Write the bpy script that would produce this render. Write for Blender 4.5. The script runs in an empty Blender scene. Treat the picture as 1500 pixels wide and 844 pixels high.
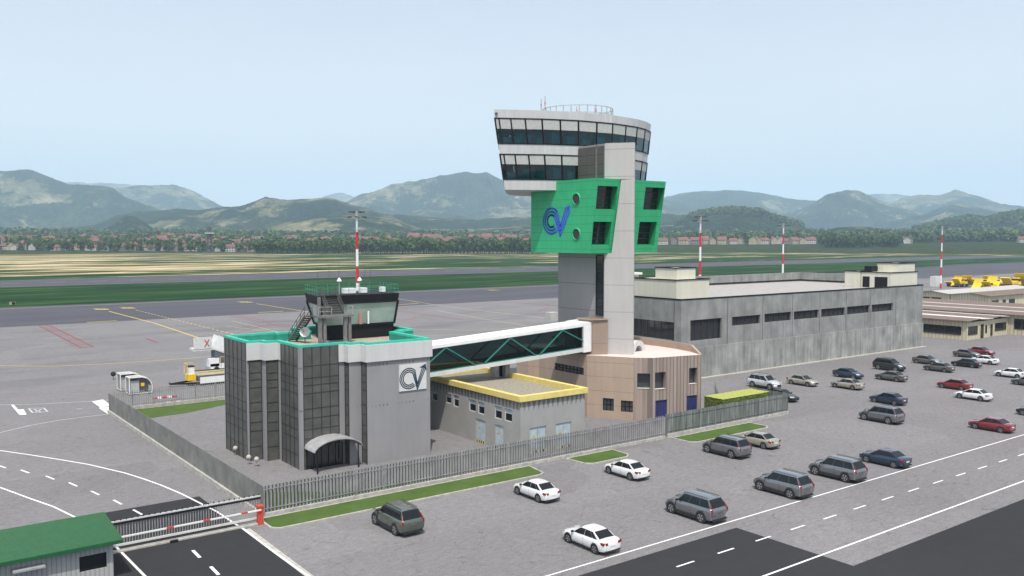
import bpy, bmesh, math, random
import numpy as np
from mathutils import Vector, Matrix
random.seed(7); rng = np.random.default_rng(11)
R = math.radians
sc = bpy.context.scene
# ------------------------------------------------------------------ camera, sky, sun, exposure
EYE = Vector((0.0, 0.0, 24.0)); YAW = math.atan2(1725, math.hypot(1291, 74)); PITCH = math.atan(74 / 1291)
FW = Vector((math.cos(YAW) * math.cos(PITCH), math.sin(YAW) * math.cos(PITCH), -math.sin(PITCH)))
RT = Vector((math.sin(YAW), -math.cos(YAW), 0)); UP = RT.cross(FW)
cam_d = bpy.data.cameras.new('camera'); cam = bpy.data.objects.new('camera', cam_d); sc.collection.objects.link(cam)
cam_d.sensor_width = 36; cam_d.lens = 1291 / 1500 * 36; cam_d.clip_start = 0.5; cam_d.clip_end = 60000
cam.location = EYE; cam.rotation_euler = FW.to_track_quat('-Z', 'Y').to_euler(); sc.camera = cam
SUN = Vector((-0.29, -0.42, 1.0)).normalized()          # towards the sun
w = bpy.data.worlds.new('World'); sc.world = w; w.use_nodes = True
nt = w.node_tree; nt.nodes.clear()
sky = nt.nodes.new('ShaderNodeTexSky'); sky.sky_type = 'NISHITA'; sky.sun_disc = False
sky.sun_elevation = math.asin(SUN.z); sky.sun_rotation = math.atan2(SUN.x, SUN.y)
sky.air_density = 0.92; sky.dust_density = 4.0; sky.ozone_density = 0.25; sky.altitude = 200
bg = nt.nodes.new('ShaderNodeBackground'); bg.inputs['Strength'].default_value = 0.15
wo = nt.nodes.new('ShaderNodeOutputWorld'); # white mixed into the sky colour, most at the horizon, brightens it
tcw = nt.nodes.new('ShaderNodeTexCoord'); mpw = nt.nodes.new('ShaderNodeMapping'); mpw.inputs['Scale'].default_value = (1.5, 1.5, 9); nzw = nt.nodes.new('ShaderNodeTexNoise'); nzw.inputs['Scale'].default_value = 1.6; nzw.inputs['Detail'].default_value = 6; nzw.inputs['Roughness'].default_value = .6
mrw = nt.nodes.new('ShaderNodeMapRange'); mrw.inputs[1].default_value = .3; mrw.inputs[2].default_value = .75; mrw.inputs[3].default_value = .40; mrw.inputs[4].default_value = .52
mxw = nt.nodes.new('ShaderNodeMix'); mxw.data_type = 'RGBA'; mxw.inputs[7].default_value = (5.0, 5.2, 5.35, 1)
nt.links.new(tcw.outputs['Generated'], mpw.inputs[0]); nt.links.new(mpw.outputs[0], nzw.inputs['Vector']); nt.links.new(nzw.outputs['Fac'], mrw.inputs[0]); sxw = nt.nodes.new('ShaderNodeSeparateXYZ'); nt.links.new(tcw.outputs['Generated'], sxw.inputs[0]); gzw = nt.nodes.new('ShaderNodeMapRange'); gzw.inputs[1].default_value = 0.0; gzw.inputs[2].default_value = .30; gzw.inputs[3].default_value = .60; gzw.inputs[4].default_value = 0.0; nt.links.new(sxw.outputs[2], gzw.inputs[0])
adw = nt.nodes.new('ShaderNodeMath'); adw.operation = 'ADD'; adw.use_clamp = True; nt.links.new(mrw.outputs[0], adw.inputs[0]); nt.links.new(gzw.outputs[0], adw.inputs[1]); nt.links.new(adw.outputs[0], mxw.inputs[0]); nt.links.new(sky.outputs[0], mxw.inputs[6])
nt.links.new(mxw.outputs[2], bg.inputs[0]); nt.links.new(bg.outputs[0], wo.inputs[0])
sl = bpy.data.lights.new('sun', 'SUN'); sl.energy = 3.4; sl.angle = R(0.5); sl.color = (1.0, 0.955, 0.89)
so = bpy.data.objects.new('sun', sl); sc.collection.objects.link(so); so.location = (0, 0, 300)
so.rotation_euler = SUN.to_track_quat('Z', 'Y').to_euler()
sc.view_settings.view_transform = 'Standard'; sc.view_settings.look = 'None'
sc.view_settings.exposure = 0.36; sc.view_settings.gamma = 1.0; sc.view_settings.use_curve_mapping = False
sc.render.engine = 'CYCLES'; cy = sc.cycles
cy.use_denoising = True; cy.max_bounces = 6; cy.diffuse_bounces = 2; cy.glossy_bounces = 3
cy.transmission_bounces = 4; cy.transparent_max_bounces = 12; cy.volume_bounces = 2
cy.caustics_reflective = False; cy.caustics_refractive = False

# ------------------------------------------------------------------ survey: sight line through a photo pixel met with a real plane
def ray(x, y): return FW * 1291.0 + RT * (x - 750.0) - UP * (y - 422.0)
def G(x, y, z=0.0):
    d = ray(x, y); return EYE + d * ((z - EYE.z) / d.z)
def PL(x, y, ax, val):
    d = ray(x, y); return EYE + d * ((val - EYE[ax]) / d[ax])
def G2(x, y): g = G(x, y); return (g.x, g.y)

# ------------------------------------------------------------------ materials
MAT = {}
def srgb(r, g, b):
    f = lambda c: (c / 255 / 12.92) if c / 255 <= 0.04045 else ((c / 255 + 0.055) / 1.055) ** 2.4
    return (f(r), f(g), f(b))
class N:
    """small node helper"""
    def __init__(s, name):
        s.m = bpy.data.materials.new(name); s.m.use_nodes = True; s.t = s.m.node_tree
        s.b = s.t.nodes['Principled BSDF']; s.tc = None
    def n(s, kind, **kw):
        nd = s.t.nodes.new(kind)
        for k, v in kw.items(): setattr(nd, k, v)
        return nd
    def l(s, a, b): s.t.links.new(a, b)
    def coord(s, scale=(1, 1, 1)):
        if s.tc is None: s.tc = s.n('ShaderNodeTexCoord')
        mp = s.n('ShaderNodeMapping'); mp.inputs['Scale'].default_value = scale
        s.l(s.tc.outputs['Object'], mp.inputs['Vector']); return mp.outputs[0]
    def noise(s, scale, detail=3, vec=None, rough=0.55, dist=0.0):
        nd = s.n('ShaderNodeTexNoise'); nd.inputs['Scale'].default_value = scale; nd.inputs['Detail'].default_value = detail
        nd.inputs['Roughness'].default_value = rough; nd.inputs['Distortion'].default_value = dist
        s.l(vec if vec is not None else s.coord(), nd.inputs['Vector']); return nd.outputs['Fac']
    def ramp(s, fac, stops, interp='LINEAR'):
        nd = s.n('ShaderNodeValToRGB'); cr = nd.color_ramp; cr.interpolation = interp
        while len(cr.elements) < len(stops): cr.elements.new(0.5)
        for e, (p, c) in zip(cr.elements, stops):
            e.position = p; e.color = (c[0], c[1], c[2], 1) if hasattr(c, '__len__') else (c, c, c, 1)
        s.l(fac, nd.inputs[0]); return nd.outputs[0]
    def mix(s, fac, a, b, mode='MIX'):
        nd = s.n('ShaderNodeMix', data_type='RGBA', blend_type=mode)
        for sock, v in ((nd.inputs[0], fac), (nd.inputs[6], a), (nd.inputs[7], b)):
            if isinstance(v, (int, float)): sock.default_value = v
            elif isinstance(v, tuple): sock.default_value = (*v[:3], 1)
            else: s.l(v, sock)
        return nd.outputs[2]
    def math(s, op, a, b=0.0, c=None):
        nd = s.n('ShaderNodeMath', operation=op)
        for i, v in enumerate((a, b, c)):
            if v is None: continue
            if isinstance(v, (int, float)): nd.inputs[i].default_value = v
            else: s.l(v, nd.inputs[i])
        return nd.outputs[0]
    def sep(s):
        if s.tc is None: s.tc = s.n('ShaderNodeTexCoord')
        nd = s.n('ShaderNodeSeparateXYZ'); s.l(s.tc.outputs['Object'], nd.inputs[0]); return nd.outputs
    def color(s, c):
        if isinstance(c, tuple): s.b.inputs['Base Color'].default_value = (*c, 1)
        else: s.l(c, s.b.inputs['Base Color'])
    def bump(s, h, strength=0.3, dist=0.05):
        nd = s.n('ShaderNodeBump'); nd.inputs['Strength'].default_value = strength; nd.inputs['Distance'].default_value = dist
        s.l(h, nd.inputs['Height']); s.l(nd.outputs[0], s.b.inputs['Normal'])
    def rough(s, v): s.b.inputs['Roughness'].default_value = v; return s
    def set(s, **kw):
        for k, v in kw.items(): s.b.inputs[k.replace('_', ' ')].default_value = v
        return s
def plain(name, c, rough=0.6, var=0.12, scale=1.5, metal=0.0, **kw):
    """paint or plaster with a little unevenness"""
    n = N(name); f = n.noise(scale, 4)
    lo = tuple(v * (1 - var) for v in c); hi = tuple(min(1, v * (1 + var)) for v in c)
    n.color(n.ramp(f, [(0.3, lo), (0.7, hi)])); n.rough(rough); n.set(Metallic=metal, **kw)
    MAT[name] = n.m; return n.m
def concrete(name, c, streak=0.25, joint=None, stain=0.2, rough=0.85, sc_=(1, 1, 1)):
    """cast concrete: cloudy tone, rain streaks running down, optional joint lines every (h) metres"""
    n = N(name)
    cl = n.noise(0.35, 5); fine = n.noise(6.0, 4)
    st = n.noise(1.0, 4, n.coord((1.6, 1.6, 0.12)))
    f = n.math('MULTIPLY_ADD', n.math('SUBTRACT', cl, 0.5), stain * 2.2, 1.0)
    f = n.math('MULTIPLY', f, n.math('MULTIPLY_ADD', n.math('SUBTRACT', st, 0.5), streak * 2.2, 1.0))
    f = n.math('MULTIPLY', f, n.math('MULTIPLY_ADD', n.math('SUBTRACT', fine, 0.5), 0.18, 1.0))
    col = n.mix(1.0, c, f, 'MULTIPLY')
    if joint:
        z = n.sep()[2]
        fr = n.math('FRACT', n.math('DIVIDE', n.math('ADD', z, joint[1]), joint[0]))
        ln = n.math('LESS_THAN', fr, joint[2])
        col = n.mix(ln, col, tuple(v * 0.45 for v in c))
    n.color(col); n.rough(rough); n.bump(fine, 0.15, 0.02); MAT[name] = n.m; return n.m
def ribbed(name, c, pitch=0.35, dark=0.55, axis='xy', rough=0.8, streak=0.2):
    n = N(name); s = n.sep()
    u = n.math('ADD', s[0], s[1]) if axis == 'xy' else s[{'x': 0, 'y': 1, 'z': 2}[axis]]
    fr = n.math('FRACT', n.math('DIVIDE', u, pitch))
    w_ = n.math('ABSOLUTE', n.math('SUBTRACT', fr, 0.5))
    st = n.noise(1.0, 3, n.coord((2.2, 2.2, 0.1)))
    f = n.math('MULTIPLY_ADD', n.math('SUBTRACT', st, 0.5), streak * 2.5, 1.0)
    col = n.mix(1.0, c, f, 'MULTIPLY')
    col = n.mix(n.math('LESS_THAN', w_, 0.12), col, tuple(v * dark for v in c))
    n.color(col); n.rough(rough); n.bump(w_, 0.6, 0.06); MAT[name] = n.m; return n.m
def glassy(name, c, rough=0.06, spec=0.8):
    n = N(name); n.color(c); n.rough(rough); n.set(Specular_IOR_Level=spec, IOR=1.5); MAT[name] = n.m; return n.m
def tinted(name, tint, refl=0.14, rough=0.03):
    """a real pane: tinted see-through plus mirror reflection"""
    n = N(name); t = n.t; out = [x for x in t.nodes if x.type == 'OUTPUT_MATERIAL'][0]
    tr = n.n('ShaderNodeBsdfTransparent'); tr.inputs[0].default_value = (*tint, 1)
    gl = n.n('ShaderNodeBsdfGlossy'); gl.inputs['Roughness'].default_value = rough; gl.inputs[0].default_value = (0.9, 0.95, 0.95, 1)
    fr = n.n('ShaderNodeFresnel'); fr.inputs[0].default_value = 1.5
    mx = n.n('ShaderNodeMixShader'); f = n.math('ADD', fr.outputs[0], refl * 0.4)
    n.l(f, mx.inputs[0]); n.l(tr.outputs[0], mx.inputs[1]); n.l(gl.outputs[0], mx.inputs[2]); n.l(mx.outputs[0], out.inputs[0])
    t.nodes.remove(n.b); MAT[name] = n.m; return n.m

def ground_mats():
    # cracked concrete apron
    n = N('apron_concrete')
    big = n.noise(0.035, 4, rough=0.6); mid = n.noise(0.5, 4, n.coord((1, 1, 1)), rough=0.65); fine = n.noise(7.0, 5, rough=0.7)
    mot = n.noise(1.8, 5, n.coord((0.7, 1.6, 1)), rough=0.75)
    f = n.math('MULTIPLY_ADD', n.math('SUBTRACT', big, 0.5), 0.30, 1.0)
    f = n.math('MULTIPLY', f, n.math('MULTIPLY_ADD', n.math('SUBTRACT', mid, 0.5), 0.16, 1.0))
    f = n.math('MULTIPLY', f, n.math('MULTIPLY_ADD', n.math('SUBTRACT', fine, 0.5), 1.0, 1.0))
    f = n.math('MULTIPLY', f, n.math('MULTIPLY_ADD', n.math('SUBTRACT', mot, 0.5), 0.95, 1.0))
    col = n.mix(1.0, (0.190, 0.184, 0.187), f, 'MULTIPLY')
    # cracks: voronoi cell borders pushed about by noise, shown only here and there
    wn = n.n('ShaderNodeTexNoise'); wn.inputs['Scale'].default_value = 1.7; wn.inputs['Detail'].default_value = 4; n.l(n.coord(), wn.inputs['Vector'])
    va = n.n('ShaderNodeVectorMath', operation='MULTIPLY_ADD'); n.l(wn.outputs['Color'], va.inputs[0]); va.inputs[1].default_value = (0.9, 0.9, 0); n.l(n.coord((1, 1, 1)), va.inputs[2])
    for scl, wd, lo in ((0.30, 0.0055, 0.47), (0.80, 0.010, 0.55)):
        v = n.n('ShaderNodeTexVoronoi', feature='DISTANCE_TO_EDGE'); v.inputs['Scale'].default_value = scl; n.l(va.outputs[0], v.inputs['Vector'])
        cr = n.math('LESS_THAN', v.outputs['Distance'], wd)
        mk = n.math('GREATER_THAN', n.noise(0.55 * scl + 0.2, 3, n.coord((1, 1, 1))), lo)
        col = n.mix(n.math('MULTIPLY', n.math('MULTIPLY', cr, mk), 0.50), col, (0.075, 0.075, 0.08))
    vb = n.n('ShaderNodeTexVoronoi', distance='CHEBYCHEV'); vb.inputs['Scale'].default_value = .075; n.l(n.coord((1, 1.6, 1)), vb.inputs['Vector'])
    bw = n.n('ShaderNodeRGBToBW'); n.l(vb.outputs['Color'], bw.inputs[0])
    col = n.mix(1.0, col, n.math('MULTIPLY_ADD', n.math('SUBTRACT', bw.outputs[0], .5), .15, 1.0), 'MULTIPLY')
    col = n.mix(n.ramp(n.noise(.55, 3, n.coord((1.3, .7, 1)), rough=.5), [(.66, 0.0), (.76, .45)]), col, (0.09, 0.09, 0.095))
    # oil and tyre stains in the far part, where aircraft stand
    s = n.sep()
    stn = n.noise(1.0, 4, n.coord((0.028, 0.085, 1)), rough=0.6)
    far = n.n('ShaderNodeMapRange'); far.inputs[1].default_value = 135; far.inputs[2].default_value = 170; n.l(s[1], far.inputs[0])
    k = n.ramp(stn, [(0.53, 0.0), (0.66, 0.8)])
    col = n.mix(n.math('MULTIPLY', k, far.outputs[0]), col, (0.13, 0.13, 0.14))
    n.color(col); n.rough(0.9); n.bump(fine, 0.25, 0.02); MAT['apron'] = n.m
    # taxiway, runway, new asphalt
    for nm, c, v in (('taxi', (0.084, 0.084, 0.098), 0.5), ('runway', (0.085, 0.083, 0.098), 0.25), ('asphalt', (0.036, 0.036, 0.038), 0.35)):
        n = N(nm + '_asphalt'); a = n.noise(0.02, 4, n.coord((1, 3, 1)) if nm != 'asphalt' else None, rough=0.6); b = n.noise(14.0, 4, rough=0.8)
        e = n.noise(0.6, 3)
        f = n.math('MULTIPLY_ADD', n.math('SUBTRACT', a, 0.5), v * 1.4, 1.0)
        f = n.math('MULTIPLY', f, n.math('MULTIPLY_ADD', n.math('SUBTRACT', b, 0.5), 0.7, 1.0))
        f = n.math('MULTIPLY', f, n.math('MULTIPLY_ADD', n.math('SUBTRACT', e, 0.5), 0.25, 1.0))
        n.color(n.mix(1.0, c, f, 'MULTIPLY')); n.rough(0.88); n.bump(b, 0.3, 0.01); MAT[nm] = n.m
    # airfield grass with mown and dry bands
    n = N('airfield_grass'); s = n.sep()
    a = n.noise(1.0, 5, n.coord((0.0030, 0.020, 1)), rough=0.72, dist=0.35); b = n.noise(1.0, 5, n.coord((0.012, 0.07, 1)), rough=0.6)
    c_ = n.noise(0.25, 4)
    green = n.ramp(b, [(0.36, (0.004, 0.024, 0.007)), (0.5, (0.011, 0.044, 0.009)), (0.62, (0.036, 0.074, 0.016))])
    dry = n.ramp(b, [(0.38, (0.15, 0.15, 0.06)), (0.47, (0.38, 0.29, 0.13)), (0.6, (0.72, 0.58, 0.40))])
    mr = n.n('ShaderNodeMapRange'); mr.inputs[1].default_value = 560; mr.inputs[2].default_value = 700; mr.inputs[3].default_value = 0.0; mr.inputs[4].default_value = 0.085; n.l(s[1], mr.inputs[0])
    mx = n.n('ShaderNodeMapRange'); mx.inputs[1].default_value = 150; mx.inputs[2].default_value = 900; mx.inputs[3].default_value = 0.035; mx.inputs[4].default_value = -0.07; n.l(s[0], mx.inputs[0])
    th = n.math('ADD', n.math('ADD', a, mr.outputs[0]), mx.outputs[0])
    c2 = n.noise(1.0, 4, n.coord((0.0045, 0.045, 1)), rough=.6)
    k = n.math('MULTIPLY', n.math('MULTIPLY', n.ramp(th, [(0.56, 0.0), (0.60, 1.0)]), n.ramp(c2, [(.445, 0), (.505, 1)])), n.math('GREATER_THAN', s[1], 566.0)) if True else n.math('MULTIPLY', n.ramp(th, [(0.575, 0.0), (0.615, 1.0)]), n.math('GREATER_THAN', s[1], 566.0))
    col = n.mix(k, green, dry)
    col = n.mix(1.0, col, n.math('MULTIPLY_ADD', n.math('SUBTRACT', c_, 0.5), 0.35, 1.0), 'MULTIPLY')
    n.color(col); n.rough(0.95); MAT['field'] = n.m
    n = N('lawn'); a = n.noise(0.5, 4); b = n.noise(25, 4, rough=0.8)
    f = n.math('MULTIPLY_ADD', n.math('SUBTRACT', b, 0.5), 1.0, n.math('MULTIPLY_ADD', n.math('SUBTRACT', a, 0.5), 0.7, 1.0))
    n.color(n.mix(1.0, (0.072, 0.118, 0.030), f, 'MULTIPLY')); n.rough(0.95); n.bump(b, 0.6, 0.05); MAT['lawn'] = n.m
ground_mats()
for k_ in ('apron', 'taxi', 'runway', 'asphalt', 'field', 'lawn'): MAT[k_].node_tree.nodes['Principled BSDF'].inputs['Specular IOR Level'].default_value = 0.08
def paint(name, c, wear=0.35):
    n = N(name); a = n.noise(3.0, 5, rough=0.8)
    n.color(n.mix(n.ramp(a, [(0.5, 0.0), (0.75, wear)]), c, (0.27, 0.27, 0.28))); n.rough(0.8); MAT[name] = n.m
paint('white_line', (0.80, 0.80, 0.79)); paint('yellow_line', (0.55, 0.42, 0.06)); paint('red_line', (0.22, 0.045, 0.045), .2); paint('thin_white', (0.50, 0.50, 0.51), 0.6)
paint('yellow_faint', (0.40, 0.35, 0.18), 0.8); paint('red_faint', (0.34, 0.17, 0.17), 0.7); paint('white_faint', (0.27, 0.27, 0.30), 0.8)
n = N('lb_concrete'); s = n.sep(); u = n.math('ADD', s[0], s[1]); cl = n.noise(.35, 5); st = n.noise(1.0, 4, n.coord((1.6, 1.6, .12)))
f = n.math('MULTIPLY', n.math('MULTIPLY_ADD', n.math('SUBTRACT', cl, .5), .26, 1.0), n.math('MULTIPLY_ADD', n.math('SUBTRACT', st, .5), .2, 1.0))
c0_ = n.mix(1.0, (.27, .265, .27), f, 'MULTIPLY')
def band(z0, z1): return n.math('MULTIPLY', n.math('GREATER_THAN', s[2], z0), n.math('LESS_THAN', s[2], z1))
dots = n.math('MULTIPLY', n.math('LESS_THAN', n.math('FRACT', n.math('DIVIDE', u, .46)), .4), n.ramp(n.math('FRACT', n.math('DIVIDE', u, 3.3)), [(.2, 0), (.9, .7)]))
n.color(n.mix(n.math('MULTIPLY', dots, n.math('ADD', band(10.45, 10.68), band(6.05, 6.25))), c0_, (.07, .08, .10))); n.rough(.85); MAT['lb_concrete'] = n.m
concrete('lb_panel', (0.56, 0.555, 0.55), 0.10, None, 0.06)
n = N('lb_glass'); a = n.noise(0.8, 4); n.color(n.ramp(a, [(0.3, (0.072, 0.073, 0.066)), (0.7, (0.115, 0.114, 0.104))])); n.rough(0.38); n.set(Specular_IOR_Level=0.35); MAT['lb_glass'] = n.m
plain('mullion_dark', (0.03, 0.03, 0.03), 0.5)
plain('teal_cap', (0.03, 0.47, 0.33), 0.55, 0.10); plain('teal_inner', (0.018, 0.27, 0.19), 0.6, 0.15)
plain('roof_tan', (0.36, 0.30, 0.24), 0.9, 0.25, 3.0)
plain('black_metal', (0.012, 0.012, 0.014), 0.6, Specular_IOR_Level=.2); plain('dark_steel', (0.075, 0.072, 0.068), 0.6, 0.2); plain('grey_steel', (0.16, 0.155, 0.15), 0.55, 0.2)
plain('galvanised', (0.42, 0.42, 0.42), 0.45, 0.15, metal=0.3); plain('white_paint', (0.78, 0.78, 0.77), 0.45, 0.04); plain('off_white', (0.60, 0.60, 0.58), 0.6, 0.08)
plain('teal_steel', (0.02, 0.19, 0.155), 0.5); plain('rail_green', (0.03, 0.30, 0.22), 0.5)
plain('navy_paint', (0.015, 0.04, 0.075), 0.6); plain('logo_blue', (0.035, 0.075, 0.60), 0.5, 0.08)
plain('sign_white', (0.62, 0.62, 0.60), 0.7, 0.05)
concrete('shaft_concrete', (0.45, 0.435, 0.42), 0.10, (3.62, 0.5, 0.016), 0.06)
concrete('body_concrete', (0.27, 0.265, 0.26), 0.08, (3.62, 0.5, 0.02), 0.05)  # darker than the shaft: shade under the green box put into this colour
concrete('cab_concrete', (0.50, 0.50, 0.50), 0.20, None, 0.12)
concrete('brown_wall', (0.40, 0.305, 0.235), 0.10, (1.9, 0.2, 0.02), 0.12)
concrete('brown_dark', (0.30, 0.225, 0.18), 0.08, (3.2, -0.2, 0.012), 0.08)
ribbed('brown_ribs', (0.30, 0.24, 0.205), 0.42, 0.55, 'xy', 0.85, 0.45)
plain('brown_roof', (0.62, 0.53, 0.49), 0.9, 0.08, 2.0)
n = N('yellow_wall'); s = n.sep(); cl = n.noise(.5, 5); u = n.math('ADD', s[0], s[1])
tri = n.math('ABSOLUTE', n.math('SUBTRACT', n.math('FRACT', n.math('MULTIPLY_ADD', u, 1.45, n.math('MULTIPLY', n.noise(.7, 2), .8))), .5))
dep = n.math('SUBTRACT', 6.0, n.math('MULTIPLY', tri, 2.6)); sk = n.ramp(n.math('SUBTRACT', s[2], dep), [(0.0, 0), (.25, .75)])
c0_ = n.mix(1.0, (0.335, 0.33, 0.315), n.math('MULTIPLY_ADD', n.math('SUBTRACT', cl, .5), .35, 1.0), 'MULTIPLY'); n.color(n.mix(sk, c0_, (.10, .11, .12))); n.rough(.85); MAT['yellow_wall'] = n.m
plain('yellow_trim', (0.70, 0.57, 0.17), 0.6, 0.08)
plain('roof_gravel', (0.26, 0.24, 0.19), 0.95, 0.25, 2.5)
concrete('long_wall', (0.245, 0.25, 0.238), 0.30, None, 0.55)
concrete('long_plinth', (0.27, 0.275, 0.258), 0.62, None, 0.6)
plain('long_roof', (0.34, 0.32, 0.305), 0.9, 0.12, 0.6); concrete('cream', (0.62, 0.60, 0.50), 0.10, None, 0.05)
plain('kerb', (0.40, 0.385, 0.35), 0.9, 0.25, 2.0)
glassy('dark_glass', (0.012, 0.014, 0.017)); glassy('grey_glass', (0.05, 0.055, 0.06), 0.15)
tinted('cab_glass', (0.50, 0.74, 0.72), 0.0); tinted('bridge_glass', (0.20, 0.27, 0.27), 0.06)
n = N('small_cab_glass'); a = n.noise(.5, 3); n.color(n.ramp(a, [(0.3, (0.26, 0.34, 0.30)), (0.7, (0.36, 0.44, 0.40))])); n.rough(.18); n.set(Specular_IOR_Level=.5); MAT['small_cab_glass'] = n.m
plain('teal_inside', (0.05, 0.22, 0.23), 0.7, 0.3, 1.0); plain('blind', (0.42, 0.43, 0.41), 0.8, 0.10, 3.0); plain('desk_teal', (0.02, 0.24, 0.30), 0.6)
plain('pale_green_blind', (0.46, 0.55, 0.50), 0.7, 0.10, 0.6); plain('dusty_pink', (0.42, 0.20, 0.17), 0.7)
plain('pole_red', (0.50, 0.025, 0.03), 0.5); plain('pole_white', (0.74, 0.74, 0.74), 0.5, 0.04)
n = N('sheet_fence'); st = n.noise(1.0, 4, n.coord((3, 3, 0.25))); n.color(n.ramp(st, [(0.3, (0.075, 0.085, 0.08)), (0.6, (0.20, 0.215, 0.20)), (0.8, (0.33, 0.33, 0.32))])); n.rough(0.7); MAT['sheet_fence'] = n.m
plain('picket', (0.27, 0.27, 0.275), 0.6, 0.25, 0.8); plain('picket_dark', (0.19, 0.195, 0.18), 0.65, 0.25, 0.6)
# green cladding with panel joints
def panels(name, c, ph, pz, dark=0.55):
    n = N(name); s = n.sep(); u = n.math('ADD', s[0], s[1])
    a = n.math('LESS_THAN', n.math('FRACT', n.math('DIVIDE', u, ph)), 0.035)
    b = n.math('LESS_THAN', n.math('FRACT', n.math('DIVIDE', s[2], pz)), 0.05)
    f = n.math('MAXIMUM', n.math('MULTIPLY', a, 0.55), b)
    v = n.noise(0.5, 4); cc = n.ramp(v, [(0.3, tuple(x * 0.9 for x in c)), (0.7, tuple(x * 1.1 for x in c))])
    n.color(n.mix(f, cc, tuple(x * dark for x in c))); n.rough(0.55); MAT[name] = n.m
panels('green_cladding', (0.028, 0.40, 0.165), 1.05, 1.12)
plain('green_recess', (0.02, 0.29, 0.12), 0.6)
panels('stair_panel', (0.092, 0.080, 0.075), 1.6, 1.3, 0.22)
plain('guard_green', (0.014, 0.098, 0.034), 0.55, 0.12, 2.0); ribbed('guard_wall', (0.40, 0.40, 0.39), 0.30, 0.7, 'x', 0.7, 0.1)
plain('shed_brown', (0.165, 0.118, 0.095), 0.85, 0.12, 0.5); plain('shed_pink', (0.68, 0.63, 0.61), 0.8, 0.04, 0.5); plain('shed_grey', (0.42, 0.40, 0.38), 0.8, 0.08, 0.5)
ribbed('shed_wall', (0.56, 0.50, 0.36), 0.9, 0.72, 'xy', 0.8, 0.25)
plain('vehicle_yellow', (0.78, 0.52, 0.015), 0.4, 0.08); plain('rubber', (0.015, 0.015, 0.016), 0.85); plain('rust_grey', (0.10, 0.12, 0.15), 0.6)
plain('barrier_red', (0.55, 0.06, 0.03), 0.5); plain('door_blue', (0.022, 0.028, 0.115), 0.6); plain('door_pale', (0.42, 0.50, 0.54), 0.6, 0.15)
plain('house_white', (0.42, 0.40, 0.37), 0.85, 0.15, 0.1); plain('house_cream', (0.36, 0.31, 0.21), 0.85, 0.15, 0.1); plain('house_grey', (0.20, 0.18, 0.165), 0.85, 0.2, 0.1)
plain('tile_red', (0.19, 0.070, 0.060), 0.9, 0.3, 0.05); plain('tile_brown', (0.15, 0.075, 0.062), 0.9, 0.3, 0.05)
n = N('leaf'); a = n.noise(0.25, 3); n.color(n.ramp(a, [(0.35, (0.026, 0.052, 0.016)), (0.65, (0.066, 0.105, 0.030))])); n.rough(0.8); MAT['leaf'] = n.m
n = N('leaf_light'); a = n.noise(0.3, 3); n.color(n.ramp(a, [(0.35, (0.070, 0.110, 0.028)), (0.65, (0.135, 0.175, 0.052))])); n.rough(0.8); MAT['leaf_light'] = n.m
plain('bark', (0.05, 0.04, 0.03), 0.9)
n = N('hedge_leaf'); a = n.noise(9, 4, rough=0.8); n.color(n.ramp(a, [(0.35, (0.06, 0.09, 0.02)), (0.65, (0.17, 0.20, 0.045))])); n.rough(0.9); n.bump(a, 1.0, 0.1); MAT['hedge_leaf'] = n.m
n = N('hedge_top_sunlit'); a = n.noise(4, 4, rough=0.7); n.color(n.ramp(a, [(0.3, (0.26, 0.29, 0.06)), (0.7, (0.40, 0.42, 0.10))])); n.rough(0.9); MAT['hedge_top_sunlit'] = n.m  # lighter than the sides: sunlight on the top put into the colour

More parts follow.
